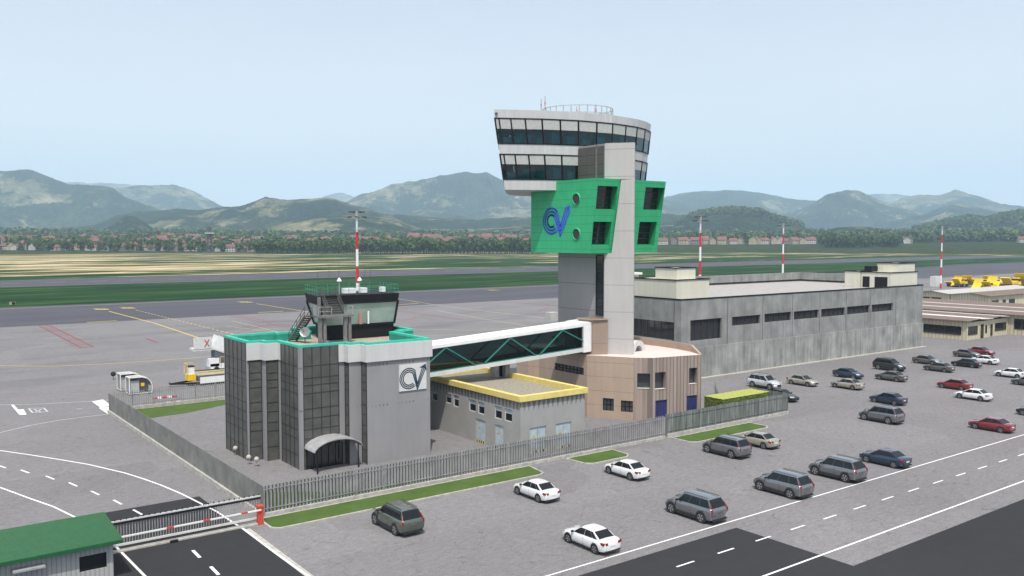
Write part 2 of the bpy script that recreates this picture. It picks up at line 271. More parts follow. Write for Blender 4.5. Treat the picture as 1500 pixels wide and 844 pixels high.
# ------------------------------------------------------------------ mesh helpers
def link(o): sc.collection.objects.link(o); return o
def wloc(p):
    v = Vector((0, 0, 0))
    while p is not None: v += p.location; p = p.parent
    return v
def E_(name, loc, label, cat, group=None):
    o = bpy.data.objects.new(name, None); link(o); o.location = loc; o.empty_display_size = 0.5
    o['label'] = label; o['category'] = cat
    if group: o['group'] = group
    return o
class MB:
    """collects faces in world coordinates, then links them as ONE mesh object"""
    def __init__(s): s.v = []; s.f = []; s.mi = []
    def poly(s, pts, mi=0):
        b = len(s.v); s.v += [tuple(p) for p in pts]; s.f.append(tuple(range(b, b + len(pts)))); s.mi.append(mi); return s
    def box(s, x0, y0, z0, x1, y1, z1, mi=0):
        b = len(s.v)
        s.v += [(x0, y0, z0), (x1, y0, z0), (x1, y1, z0), (x0, y1, z0), (x0, y0, z1), (x1, y0, z1), (x1, y1, z1), (x0, y1, z1)]
        for q in ((0, 3, 2, 1), (4, 5, 6, 7), (0, 1, 5, 4), (1, 2, 6, 5), (2, 3, 7, 6), (3, 0, 4, 7)): s.f.append(tuple(b + i for i in q)); s.mi.append(mi)
        return s
    def prism(s, poly, z0, z1, mi=0, top=None, mitop=None):
        n = len(poly); b = len(s.v); top = top or poly
        s.v += [(p[0], p[1], z0) for p in poly] + [(p[0], p[1], z1) for p in top]
        for i in range(n):
            j = (i + 1) % n; s.f.append((b + i, b + j, b + n + j, b + n + i)); s.mi.append(mi)
        s.f.append(tuple(b + i for i in reversed(range(n)))); s.mi.append(mi)
        s.f.append(tuple(b + n + i for i in range(n))); s.mi.append(mi if mitop is None else mitop)
        return s
    def ring(s, outer, inner, z0, z1, mi=0):
        n = len(outer)
        for i in range(n):
            j = (i + 1) % n; o, p, q, r = outer[i], outer[j], inner[j], inner[i]
            s.poly([(*o, z0), (*p, z0), (*p, z1), (*o, z1)], mi); s.poly([(*q, z0), (*r, z0), (*r, z1), (*q, z1)], mi)
            s.poly([(*o, z1), (*p, z1), (*q, z1), (*r, z1)], mi); s.poly([(*o, z0), (*r, z0), (*q, z0), (*p, z0)], mi)
        return s
    def bar(s, a, b, w_=0.05, h=None, mi=0):
        """square bar from a to b"""
        a = Vector(a); b = Vector(b); h = h or w_; d = (b - a)
        if d.length < 1e-6: return s
        d.normalize(); u = d.cross(Vector((0, 0, 1)))
        if u.length < 1e-3: u = Vector((1, 0, 0))
        u.normalize(); v = u.cross(d).normalized(); u = u * w_ / 2; v = v * h / 2; k = len(s.v)
        s.v += [tuple(q) for q in (a - u - v, a + u - v, a + u + v, a - u + v, b - u - v, b + u - v, b + u + v, b - u + v)]
        for q in ((0, 1, 2, 3), (7, 6, 5, 4), (0, 4, 5, 1), (1, 5, 6, 2), (2, 6, 7, 3), (3, 7, 4, 0)): s.f.append(tuple(k + i for i in q)); s.mi.append(mi)
        return s
    def tube(s, a, b, r0, r1=None, n=12, mi=0):
        a = Vector(a); b = Vector(b); r1 = r0 if r1 is None else r1; d = (b - a).normalized()
        u = d.orthogonal().normalized(); v = d.cross(u); k = len(s.v)
        for c, r in ((a, r0), (b, r1)):
            for i in range(n):
                t = 2 * math.pi * i / n; s.v.append(tuple(c + (u * math.cos(t) + v * math.sin(t)) * r))
        for i in range(n):
            j = (i + 1) % n; s.f.append((k + i, k + j, k + n + j, k + n + i)); s.mi.append(mi)
        s.f.append(tuple(k + i for i in reversed(range(n)))); s.mi.append(mi); s.f.append(tuple(k + n + i for i in range(n))); s.mi.append(mi)
        return s
    def build(s, name, mat, parent=None, label=None, smooth=False, fix=True):
        me = bpy.data.meshes.new(name); off = wloc(parent)
        me.from_pydata([(x - off.x, y - off.y, z - off.z) for x, y, z in s.v], [], s.f)
        mats = mat if isinstance(mat, (list, tuple)) else [mat]
        for m in mats: me.materials.append(MAT[m] if isinstance(m, str) else m)
        if len(mats) > 1: me.polygons.foreach_set('material_index', s.mi)
        if fix:
            bm = bmesh.new(); bm.from_mesh(me); bmesh.ops.remove_doubles(bm, verts=bm.verts, dist=1e-5)
            bmesh.ops.recalc_face_normals(bm, faces=bm.faces); bm.to_mesh(me); bm.free()
        if smooth: me.polygons.foreach_set('use_smooth', [True] * len(me.polygons))
        o = link(bpy.data.objects.new(name, me)); o.parent = parent
        if label: o['label'] = label
        return o
def thing(o, label, cat, group=None, kind=None):
    if label: o['label'] = label
    if cat: o['category'] = cat
    if group: o['group'] = group
    if kind: o['kind'] = kind
    return o
def struct(o): o['kind'] = 'structure'; return o
def offset(poly, d):
    """inset a CCW polygon by d (negative = outwards)"""
    n = len(poly); out = []
    for i in range(n):
        a, b, c = Vector(poly[i - 1]), Vector(poly[i]), Vector(poly[(i + 1) % n])
        e1 = (b - a).normalized(); e2 = (c - b).normalized(); n1 = Vector((-e1.y, e1.x)); n2 = Vector((-e2.y, e2.x))
        m = (n1 + n2); k = d / max(0.3, m.dot(n1)) ; out.append(tuple(b + m * k))
    return out
class Wall:
    """a wall face given by four corners (bl, br, tr, tl seen from outside), with rectangular openings in metres along u and in height fraction or metres"""
    def __init__(s, bl, br, tr, tl): s.c = [Vector(p) for p in (bl, br, tr, tl)]; s.W = (s.c[1] - s.c[0]).length; s.H = (s.c[3] - s.c[0]).length; s.n = (s.c[1] - s.c[0]).cross(s.c[3] - s.c[0]).normalized()
    def P(s, u, v, d=0.0):
        a, b = u / s.W, v / s.H
        return (s.c[0] * (1 - a) + s.c[1] * a) * (1 - b) + (s.c[3] * (1 - a) + s.c[2] * a) * b + s.n * d
    def uv(s, px, py):
        d = ray(px, py); p = EYE + d * ((s.c[0] - EYE).dot(s.n) / d.dot(s.n)); q = p - s.c[0]
        U = (s.c[1] - s.c[0]).normalized(); V = (s.c[3] - s.c[0]).normalized(); return q.dot(U), q.dot(V)
    def rect(s, x0, y0, x1, y1, lo=0.05):
        """opening seen between two photo corners"""
        a, b = s.uv(x0, y0), s.uv(x1, y1); 
        u0, u1 = sorted((a[0], b[0])); v0, v1 = sorted((a[1], b[1]))
        return (max(lo, u0), max(lo, v0), min(s.W - lo, u1), min(s.H - lo, v1))
    def face(s, mb, holes, depth=0.15, mi=0, miR=None):
        us = sorted({0.0, s.W, *[h[0] for h in holes], *[h[2] for h in holes]}); vs = sorted({0.0, s.H, *[h[1] for h in holes], *[h[3] for h in holes]})
        for i in range(len(us) - 1):
            for j in range(len(vs) - 1):
                cu, cv = (us[i] + us[i + 1]) / 2, (vs[j] + vs[j + 1]) / 2
                if any(h[0] < cu < h[2] and h[1] < cv < h[3] for h in holes): continue
                mb.poly([s.P(us[i], vs[j]), s.P(us[i + 1], vs[j]), s.P(us[i + 1], vs[j + 1]), s.P(us[i], vs[j + 1])], mi)
        r = mi if miR is None else miR
        for h in holes:
            q = [(h[0], h[1]), (h[2], h[1]), (h[2], h[3]), (h[0], h[3])]
            for k in range(4):
                a, b = q[k], q[(k + 1) % 4]
                mb.poly([s.P(*a), s.P(*b), s.P(*b, -depth), s.P(*a, -depth)], r)
    def pane(s, h, depth, name, mat, parent, cols=1, rows=1, bar=0.05, frame='mullion_dark', fw=0.06, label=None):
        f = MB()
        for (a, b) in (((h[0], h[1]), (h[2], h[1])), ((h[2], h[1]), (h[2], h[3])), ((h[2], h[3]), (h[0], h[3])), ((h[0], h[3]), (h[0], h[1]))):
            f.bar(s.P(*a, -depth + 0.02), s.P(*b, -depth + 0.02), fw)
        for i in range(1, cols): u = h[0] + (h[2] - h[0]) * i / cols; f.bar(s.P(u, h[1], -depth + 0.02), s.P(u, h[3], -depth + 0.02), bar)
        for j in range(1, rows): v = h[1] + (h[3] - h[1]) * j / rows; f.bar(s.P(h[0], v, -depth + 0.021), s.P(h[2], v, -depth + 0.021), bar)
        fo = f.build(name, frame, parent, label)
        g = MB().poly([s.P(h[0], h[1], -depth), s.P(h[2], h[1], -depth), s.P(h[2], h[3], -depth), s.P(h[0], h[3], -depth)])
        g.build('pane', mat, fo, fix=False); return fo

# ================================================================== SETTING: ground sheets
def sheet(name, pts, z, mat, parent=None):
    o = MB().poly([(p[0], p[1], z) for p in pts]).build(name, mat, None, fix=False); struct(o); return o
mb = MB(); nr = 64
mb.poly([(1600 * math.cos(2 * math.pi * i / nr), 1600 * math.sin(2 * math.pi * i / nr), -0.35 if False else 0.0) for i in range(nr)])
struct(mb.build('grass_field', 'field', fix=False))
YT0, YT1, YR0, YR1 = 269.5, 342.0, 487.0, 564.0
sheet('apron', [(-700, -300), (1450, -300), (1450, YT0), (-700, YT0)], 0.006, 'apron')
sheet('taxiway', [(-700, YT0), (1500, YT0), (1500, 385), (800, 385), (560, YT1), (-700, YT1)], 0.006, 'taxi')
sheet('taxiway_edge_strip', [(-700, YT1), (555, YT1), (790, 387), (1500, 387), (1500, 391), (788, 391), (550, YT1 + 4), (-700, YT1 + 4)], 0.010, 'runway')
sheet('runway', [(-1450, YR0), (1450, YR0), (1450, YR1), (-1450, YR1)], 0.006, 'runway')
# newer asphalt in the car park road and in the gate road
sheet('road', [(-40, 46.25), (57.9, 46.25), (57.9, 35.6), (400, 35.6), (400, -40), (-40, -40)], 0.012, 'asphalt')
sheet('gate_road', [(-30, 81.9), (25.1, 81.9), (24.9, 46.25), (-30, 46.25)], 0.012, 'asphalt')
sheet('gate_road_edge', [(25.1, 70.2), (25.6, 70.2), (25.4, 46.3), (24.9, 46.3)], 0.016, 'kerb')

def stripe(mb, pts, wd, z):
    pts = [Vector(p) for p in pts]
    L = []
    for i, p in enumerate(pts):
        a = pts[max(0, i - 1)]; b = pts[min(len(pts) - 1, i + 1)]; d = (b - a).normalized(); nrm = Vector((-d.y, d.x)) * wd / 2
        L.append((p + nrm, p - nrm))
    for i in range(len(L) - 1):
        mb.poly([(*L[i][0], z), (*L[i][1], z), (*L[i + 1][1], z), (*L[i + 1][0], z)])
def dash(mb, cx, cy, dx, dy, ln, wd, z):
    d = Vector((dx, dy)).normalized() * ln / 2; stripe(mb, [(cx - d.x, cy - d.y), (cx + d.x, cy + d.y)], wd, z)
wl = MB(); z = 0.020
stripe(wl, [(30, 47.55), (420, 47.55)], 0.15, z); stripe(wl, [(30, 38.3), (420, 38.3)], 0.18, z)
x = 47.4
while x < 150: stripe(wl, [(x, 43.22), (x + 1.9, 43.22)], 0.16, z); x += 4.55
# road curving from the apron through the gate
right = [(-300, 655), (-120, 657), (0, 660.3), (43, 666.4), (86.3, 673.3), (129.4, 680.6), (183.2, 693.2), (209.6, 701.6), (236, 711), (264.8, 723.2), (293.6, 737.6), (317.6, 749.6), (344, 767.6), (356, 774.8), (380, 792.8), (404, 810.8), (432.8, 831.2), (454.4, 846), (560, 930)]
left = [(-250, 655), (-100, 688), (0, 714.3), (43, 730.2), (77.7, 742.3), (107.9, 757)]
stripe(wl, [G2(*p) for p in right], 0.19, z)
lf = [G2(*p) for p in left] + [(15.6, 76.5), (15.75, 70.5), (15.9, 64.6), (16.3, 58), (17.0, 48)]
stripe(wl, lf, 0.19, z)
for q in ((5, 472), (85, 489), (170, 510), (248, 533), (323, 562), (399, 593), (467, 627)):
    p = G(q[0] / 2.318, 480 + q[1] / 2.318); p2 = G((q[0] + 40) / 2.318, 480 + (q[1] + 13 + q[0] * 0.02) / 2.318); d = p2 - p
    dash(wl, p.x, p.y, d.x, d.y, 1.9, 0.2, z)
for y in (66.9, 62.7, 58.5, 54.2): dash(wl, 20.2, y, 0.03, 1, 1.9, 0.24, z)
for q in (((134, 588), (151, 585.5), (163, 594.5), (147, 597)), ((144.5, 597.6), (164, 595.8), (164, 605), (157.5, 606.5))): wl.poly([(*G2(*p), z) for p in q])
stripe(wl, [G2(18, 593), G2(30, 607)], 0.35, z); wl.poly([(*G2(*p), z + .004) for p in ((26, 600.5), (34.5, 600), (39, 607.5), (29, 608))])
struct(wl.build('white_road_marking', 'white_line', fix=False))
tw = MB()
stripe(tw, [G2(*p) for p in ((-200, 594), (0, 593.5), (60, 592), (134, 588), (164, 586))], 0.18, z)
stripe(tw, [G2(*p) for p in ((-60, 650), (0, 634), (43, 623.7), (86, 615.9), (129, 610.3), (161, 606.8))], 0.18, z)
for a, b in (((42, 598.6), (64, 598)), ((64, 598), (70, 603.5)), ((70, 603.5), (48, 605)), ((48, 605), (42, 598.6)), ((50, 600), (60, 604)), ((61, 599.5), (52, 603.8)), ((112, 599.5), (121, 599.2))):
    stripe(tw, [G2(*a), G2(*b)], 0.22, z + .004)
for k in range(16):
    pass
struct(tw.build('thin_white_marking', 'thin_white', fix=False))
yl = MB()
stripe(yl, [G2(*p) for p in ((-200, 533), (-80, 535.5), (0, 536), (79, 536.7), (158.7, 533), (226.7, 528.7), (303.7, 523), (360, 518))], 0.30, z)
stripe(yl, [G2(*p) for p in ((159.8, 456.2), (226.7, 473.7), (301.5, 498.6), (345, 509))], 0.5, z)
stripe(yl, [G2(127, 472.5), G2(171, 469.8)], 0.8, z); stripe(yl, [G2(378, 458), G2(415, 456)], 0.9, z); stripe(yl, [G2(584, 446.4), G2(613.7, 444.4)], 0.9, z)
stripe(yl, [G2(375.6, 445), G2(451, 457)], 0.45, z)
def scribble(mb, cx, cy, wpx, hpx, n_=5):
    g = G(cx, cy); a = G(cx - wpx / 2, cy); L = (g - a).length
    for k in range(n_):
        xx = cx - wpx / 2 + wpx * (k + 0.5) / n_; c = G(xx, cy)
        mb.poly([(c.x - L / n_ * .75, c.y - 3.2, z), (c.x + L / n_ * .75, c.y - 3.2, z), (c.x + L / n_ * .75, c.y - 1.0 + (k % 2) * 1.6, z), (c.x - L / n_ * .75, c.y - 1.0 + (k % 2) * 1.6, z)])
        mb.poly([(c.x - L / n_ * .3, c.y - 1.0, z + .004), (c.x + L / n_ * .3, c.y - 1.0, z + .004), (c.x + L / n_ * .3, c.y + 2.6, z + .004), (c.x - L / n_ * .3, c.y + 2.6, z + .004)])
for a in ((147.5, 452.8, 21), (186, 451, 20), (358, 442.4, 19), (720, 424.9, 15), (1073, 407.5, 11), (1162, 403.2, 10), (1438, 383.5, 9)): scribble(yl, a[0], a[1], a[2], 2)
p0, p1 = Vector(G2(199.5, 454.4)), Vector(G2(345, 490.5))
for k in range(26):
    a = p0.lerp(p1, k / 26); b = p0.lerp(p1, (k + .55) / 26); stripe(yl, [a, b], 0.4, z)
struct(yl.build('yellow_taxi_marking', 'yellow_line', fix=False))
yf = MB()
stripe(yf, [G2(*p) for p in ((560, 434), (639, 447), (700, 455), (806, 466.6), (860, 472))], 0.5, z)
stripe(yf, [G2(*p) for p in ((640, 455), (700, 466), (770, 477))], 0.4, z); stripe(yf, [G2(*p) for p in ((590, 482), (700, 484), (760, 480))], 0.4, z)
stripe(yf, [G2(585, 493), G2(720, 489)], 0.3, z); stripe(yf, [(-600, YT1 - 3), (540, YT1 - 3)], 0.8, z); 
stripe(yf, [G2(340, 470), G2(430, 492)], 0.3, z); stripe(yf, [G2(430, 490), G2(332, 478)], 0.3, z)
struct(yf.build('faded_yellow_marking', 'yellow_faint', fix=False))
rl = MB()
A_, B_, C_, D_ = [Vector(G2(*p)) for p in ((56.7, 477), (72, 476.4), (136.5, 508.3), (119.5, 510))]
for pts in ((A_, D_), (B_, C_), (A_, B_), (D_, C_)): stripe(rl, pts, 0.45, z)
stripe(rl, [G2(214, 496), G2(230, 502)], 0.5, z)
for a, b in (((332.5, 461.7), (425, 480)), ((345, 461.2), (430, 478)), ((581.6, 456), (678.8, 469.3)), ((584, 454.6), (680, 467.8)), ((714.8, 440.5), (826, 450)), ((730, 440), (826, 448.5)), ((788.6, 457), (803, 450.4)), ((588, 470.5), (621, 462)), ((347, 488), (398, 474))):
    stripe(rl, [G2(*a), G2(*b)], 0.38, z)
struct(rl.build('red_marking', 'red_line', fix=False))
rf = MB()
for k in range(40):
    a = A_.lerp(D_, k / 40); b = B_.lerp(C_, k / 40); stripe(rf, [a, b], 0.22, z + .004)
stripe(rf, [G2(*p) for p in ((-100, 583), (0, 581.5), (100, 575), (165, 570), (330, 556))], 0.16, z)
stripe(rf, [G2(590, 474), G2(700, 468)], 0.2, z)
struct(rf.build('faded_red_marking', 'red_faint', fix=False))
rw = MB()
xx = -400
while xx < 1400: rw.poly([(xx, 524.5, z), (xx + 9, 524.5, z), (xx + 9, 525.6, z), (xx, 525.6, z)]); xx += 21
for y in (YR0 + 1.5, YR1 - 2.5): stripe(rw, [(-1400, y), (1400, y)], 0.9, z)
struct(rw.build('runway_marking', 'white_faint', fix=False))
# dry bare spots by the runway
# kerbed grass islands
def island(pts, nm='grass_verge'):
    mb = MB(); inn = offset(pts, 0.16)
    mb.ring(pts, inn, 0.0, 0.13); struct(mb.build('kerb', 'kerb'))
    struct(MB().prism(inn, 0.0, 0.10).build(nm, 'lawn'))
island([(26.9, 70.6), (26.9, 69.1), (27.5, 68.5), (54.9, 68.45), (55.7, 68.9), (56.2, 71.95), (27.2, 71.95)][0:7])
island([(61.2, 71.95), (61.4, 69.2), (62.2, 68.5), (67.2, 68.5), (68.0, 69.2), (68.1, 71.95)])
island([(77.7, 71.95), (77.8, 69.2), (78.6, 68.5), (91.6, 68.5), (92.4, 69.2), (92.3, 71.95)])
struct(MB().prism([(28.0, 128.9), (28.0, 122.3), (31.5, 121.8), (36, 122.4), (43, 125.4), (56, 125.8), (75, 126), (75, 128.9)], 0.0, 0.05).build('compound_lawn', 'lawn'))
struct(MB().prism([(28.0, 73.1), (55, 73.1), (45, 74.3), (36.5, 74.9), (28.0, 81.5)], 0.0, 0.05).build('corner_lawn', 'lawn'))
#%%PART2
# ================================================================== OLD CONTROL BUILDING (left)
FP = [(33.5, 99), (33.5, 91.7), (35, 91.7), (35, 90.6), (36.4, 90.6), (36.4, 84.85), (41.5, 84.85), (41.5, 83.95), (43, 83.95), (43, 82.8), (50.75, 82.8), (50.75, 91),
      (52.2, 91), (52.2, 92.2), (54.2, 92.2), (54.2, 103), (43.1, 103), (43.1, 98.2), (39.6, 98.2), (39.6, 99)]
LB = E_('office_building', (43, 92, 0), 'grey stepped office block with teal parapet, dark glass bays and a rooftop cab', 'building')
MB().prism(FP, 0, 11.9).build('wall', 'lb_concrete', LB)
mb = MB(); mb.poly([(*p, 11.93) for p in offset(FP, 0.35)]); mb.build('roof', 'roof_tan', LB, fix=False)
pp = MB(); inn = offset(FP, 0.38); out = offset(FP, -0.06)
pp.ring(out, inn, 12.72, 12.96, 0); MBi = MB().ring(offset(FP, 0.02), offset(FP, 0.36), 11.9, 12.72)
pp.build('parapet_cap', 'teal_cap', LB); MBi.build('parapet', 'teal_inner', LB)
def seg(i): return Vector(FP[i]), Vector(FP[(i + 1) % len(FP)])
def facade(i, a, b, z0, z1, name, mat, prd, parent, cols=0, zs=()):
    p, q = seg(i); d = (q - p); L = d.length; d.normalize(); nrm = Vector((d.y, -d.x)); p0 = p + d * a; p1 = p + d * (b if b is not None else L)
    mb = MB(); P4 = [p0, p1, p1 + nrm * prd, p0 + nrm * prd]
    mb.prism([tuple(v) for v in P4], z0, z1); o = mb.build(name, mat, parent)
    if cols:
        m = MB(); e = nrm * (prd + 0.012)
        for k in range(cols + 1):
            c = p0.lerp(p1, k / cols) + e; m.bar((*c, z0), (*c, z1), 0.07)
        for zz in zs: m.bar((*(p0 + e), zz), (*(p1 + e), zz), 0.02, 0.08)
        m.build('mullion', 'mullion_dark', o)
    return o
ZS = [1.5, 3.2, 4.15, 5.3, 6.3, 7.9, 8.75, 9.5, 10.75]
facade(0, 0.3, 6.9, 0, 12.7, 'glass_facade', 'lb_glass', 0.05, LB, 5, ZS)
facade(1, 0.1, 1.45, 0, 10.9, 'glass_facade', 'lb_glass', 0.05, LB, 1, ZS)
facade(3, 0.1, 1.35, 0, 10.9, 'glass_facade', 'lb_glass', 0.05, LB, 1, ZS)
facade(4, 1.0, 5.4, 0, 12.7, 'glass_facade', 'lb_glass', 0.05, LB, 4, ZS)
facade(5, 0.35, 4.3, 0, 12.7, 'glass_facade', 'lb_glass', 0.05, LB, 4, ZS)
facade(6, 0.06, 0.88, 0, 10.9, 'glass_facade', 'lb_glass', 0.05, LB, 1, ZS)
facade(8, 0.06, 1.12, 0, 10.9, 'glass_facade', 'lb_glass', 0.05, LB, 1, ZS)
for i, a, b in ((1, -0.15, None), (2, 0.0, None), (3, -0.15, None), (5, 4.3, None), (6, -0.1, None), (7, -0.18, None), (8, -0.1, None), (9, -0.18, 7.95), (10, -0.1, None)):
    facade(i, a, b, 10.9, 12.72, 'parapet_panel', 'lb_panel', 0.17 + 0.004 * i, LB)
for i, a, b in ((4, 5.4, 5.76), (5, -0.0, .35), (0, 0.0, .3), (0, 6.9, 7.3), (4, 0.0, 1.0)):
    facade(i, a, b, 0 if (i, a) != (4, 0.0) else 10.9, 12.715, 'corner_pilaster', 'lb_panel' if (i, a) == (4, 0.0) else 'lb_concrete', .062 + .003 * i, LB)
# drip stains as a row of small weep holes under the parapet panels
# wall sign with the emblem
def emblem(P, W, H, wd, prd):
    """triple-line C running into a V with an arrow; P(u,v,d) maps metres on the wall"""
    mb = MB()
    cx, cy, r = W * 0.35, H * 0.46, H * 0.32
    gap = wd * 1.65
    def poly(off):
        pts = []; rr = r + off
        for k in range(25):
            a = R(-48) - R(276) * k / 24 + R(0); a = R(312) - R(264) * k / 24
            pts.append((cx + rr * math.cos(a), cy + rr * math.sin(a)))
        s = (0.62 * W - 0.0, cy - r * 1.12)     # bottom of the V
        dx = 0.22 * r
        a0 = pts[-1]; d1 = Vector((s[0] - a0[0], s[1] - a0[1])).normalized()
        bott = Vector((W * 0.655, cy - r * 1.05 + (r - (r + off)) * -1.55))
        pts.append((bott.x, bott.y)); tip = Vector((W * 0.90, H * 0.80)); d2 = Vector((W * .24, H * .60)).normalized(); nn = Vector((-d2.y, d2.x))
        e = tip + nn * off; L = (e - bott).length
        pts.append((e.x, e.y)); return pts
    for off in (-gap, 0, gap):
        pts = [Vector(p) for p in poly(off)]
        for i in range(len(pts) - 1):
            a, b = pts[i], pts[i + 1]; d = (b - a); 
            if d.length < 1e-4: continue
            d.normalize(); a = a - d * wd * .25; b = b + d * wd * .25; n_ = Vector((-d.y, d.x)) * wd / 2
            mb.poly([P(*(a + n_), prd), P(*(a - n_), prd), P(*(b - n_), prd), P(*(b + n_), prd)])
    t = Vector((W * .97, H * .97)); d2 = Vector((W * .24, H * .60)).normalized(); nn = Vector((-d2.y, d2.x))
    q = t - d2 * H * .24
    mb.poly([P(*t, prd + .004), P(*(q + nn * H * .20), prd + .004), P(*(q + d2 * H * .06), prd + .004), P(*(q - nn * H * .16), prd + .004)])
    return mb
Wf = Wall((43, 82.8, 0), (50.75, 82.8, 0), (50.75, 82.8, 11.9), (43, 82.8, 11.9))
h = Wf.rect(584, 535, 624, 569)
h = (5.85, 6.35, 50.3 - 43, 8.75) if False else h
sg = MB(); b_ = h
sg.box(43 + b_[0], 82.68, b_[1], 43 + b_[2], 82.80, b_[3]); sgo = sg.build('sign_panel', 'sign_white', LB)
ew, eh = b_[2] - b_[0], b_[3] - b_[1]
emblem(lambda u, v, d: (43 + b_[0] + u, 82.68 - d, b_[1] + v), ew, eh, 0.12, 0.012).build('emblem', 'navy_paint', sgo, fix=False)
# entrance canopy with door
can = MB(); n_ = 12; x0, x1 = 36.75, 42.1
for k in range(n_):
    a0, a1 = math.pi * k / n_, math.pi * (k + 1) / n_
    f = lambda a: (x0 + (x1 - x0) * (1 - math.cos(a)) / 2 * 1.0, 2.35 + 1.05 * math.sin(a) ** 1.15)
    (xa, za), (xb, zb) = f(a0), f(a1)
    for dz in (0, 0.1): can.poly([(xa, 82.15, za - dz), (xb, 82.15, zb - dz), (xb, 84.78, zb - dz), (xa, 84.78, za - dz)])
    can.poly([(xa, 82.15, za - .1), (xb, 82.15, zb - .1), (xb, 82.15, zb), (xa, 82.15, za)])
co = can.build('entrance_canopy', 'galvanised', LB, 'curved grey metal canopy over the entrance')
for q in ((37.1, 82.4), (41.7, 82.4)): MB().tube((*q, 0), (*q, 2.5), 0.07).build('post', 'black_metal', co)
dm = MB(); dm.box(36.95, 84.70, 0, 41.0, 84.83, 2.35); do = dm.build('entrance_door', 'dark_glass', LB)
m = MB()
for k in range(6): m.bar((37 + k * .8, 84.69, 0), (37 + k * .8, 84.69, 2.35), 0.07)
m.build('frame', 'black_metal', do)
# rooftop cab
zb, zt = 12.0, 17.25
base = [(44.2, 95.0), (53.0, 95.0), (53.9, 99.8), (45.0, 99.8)]
ctop = [(42.6, 94.2), (53.4, 94.2), (54.5, 101.0), (44.1, 101.0)]
def lerpP(t): return [tuple(Vector(a).lerp(Vector(b), t)) for a, b in zip(base, ctop)]
t1, t2 = 0.30, 0.82
zz = lambda t: zb + (zt - zb) * t
MB().prism(lerpP(0), zb, zz(t1), top=lerpP(t1 * .15)).build('cab_base', 'black_metal', LB, 'black base of the rooftop cab')
MB().prism(lerpP(t2), zz(t2), zt, top=lerpP(1)).build('cab_fascia', 'black_metal', LB, 'black fascia and roof of the rooftop cab')
lo, hi = lerpP(t1 * .6), lerpP(t2)
for i in range(4):
    j = (i + 1) % 4
    W_ = Wall((*lo[i], zz(t1)), (*lo[j], zz(t1)), (*hi[j], zz(t2)), (*hi[i], zz(t2)))
    W_.pane((0.02, 0.02, W_.W - 0.02, W_.H - .02), 0.05, 'cab_window', 'small_cab_glass', LB, 1 if i in (0, 2) else 1, 1, 0.1, 'black_metal', 0.22)
ins = MB(); c0 = offset(lerpP(t1), 0.25); c1 = offset(lerpP(t2), 0.35)
ins.prism(offset(lerpP(t1 * .6), .55), zz(t1) - .02, zz(t2) - .05, top=offset(lerpP(t2), .55)); ins.build('cab_interior', 'pale_green_blind', LB, 'pale screens inside the rooftop cab')
m = MB(); m.box(48.2, 94.62, zz(t1) + .1, 48.6, 94.68, zz(t1) + 2.0); m.build('cab_pillar', 'dusty_pink', LB)
m = MB(); m.box(49.3, 94.60, zz(t1) + .1, 49.5, 94.66, zz(t1) + 2.3); m.build('cab_pillar', 'white_paint', LB)
m = MB()
rp = [Vector((*p, zt)) for p in offset(ctop, .08)]
for i in range(4):
    a, b = rp[i], rp[(i + 1) % 4]; L = (b - a).length; k = int(L / 1.3)
    for t in range(k + 1): p = a.lerp(b, t / k); m.bar(p, p + Vector((0, 0, 1.05)), 0.028)
    for hh in (0.55, 1.05): m.bar(a + Vector((0, 0, hh)), b + Vector((0, 0, hh)), 0.028)
m.build('roof_railing', 'rail_green', LB)
for q in ((46.8, 95.6, 1.5), (49.0, 95.6, .8), (51.9, 95.8, .5)):
    o = MB().box(q[0], q[1], zt + 0.1, q[0] + q[2] * 1.0, q[1] + .8, zt + .7).build('roof_cabinet', 'white_paint', LB)
for q in ((46.6, 96.6), (49.3, 96.6)):
    m = MB(); m.tube((*q, zt), (*q, zt + 1.5), 0.05); mo = m.build('roof_aerial', 'galvanised', LB)
    m = MB(); m.tube((*q, zt + 1.5), (*q, zt + 1.62), .28, .28, 12); m.tube((*q, zt + 1.62), (*q, zt + 1.95), .28, .05, 12); m.build('radome', 'white_paint', mo, smooth=False)
for q, hh in (((45.5, 97), 3.6), ((47.0, 97.5), 3.8), ((51.2, 99), 3.2), ((52.0, 99), 3.2), ((44.9, 99), 2.6)): MB().tube((*q, zt), (*q, zt + hh), 0.03, 0.015, 6).build('whip_aerial', 'dark_steel', LB)
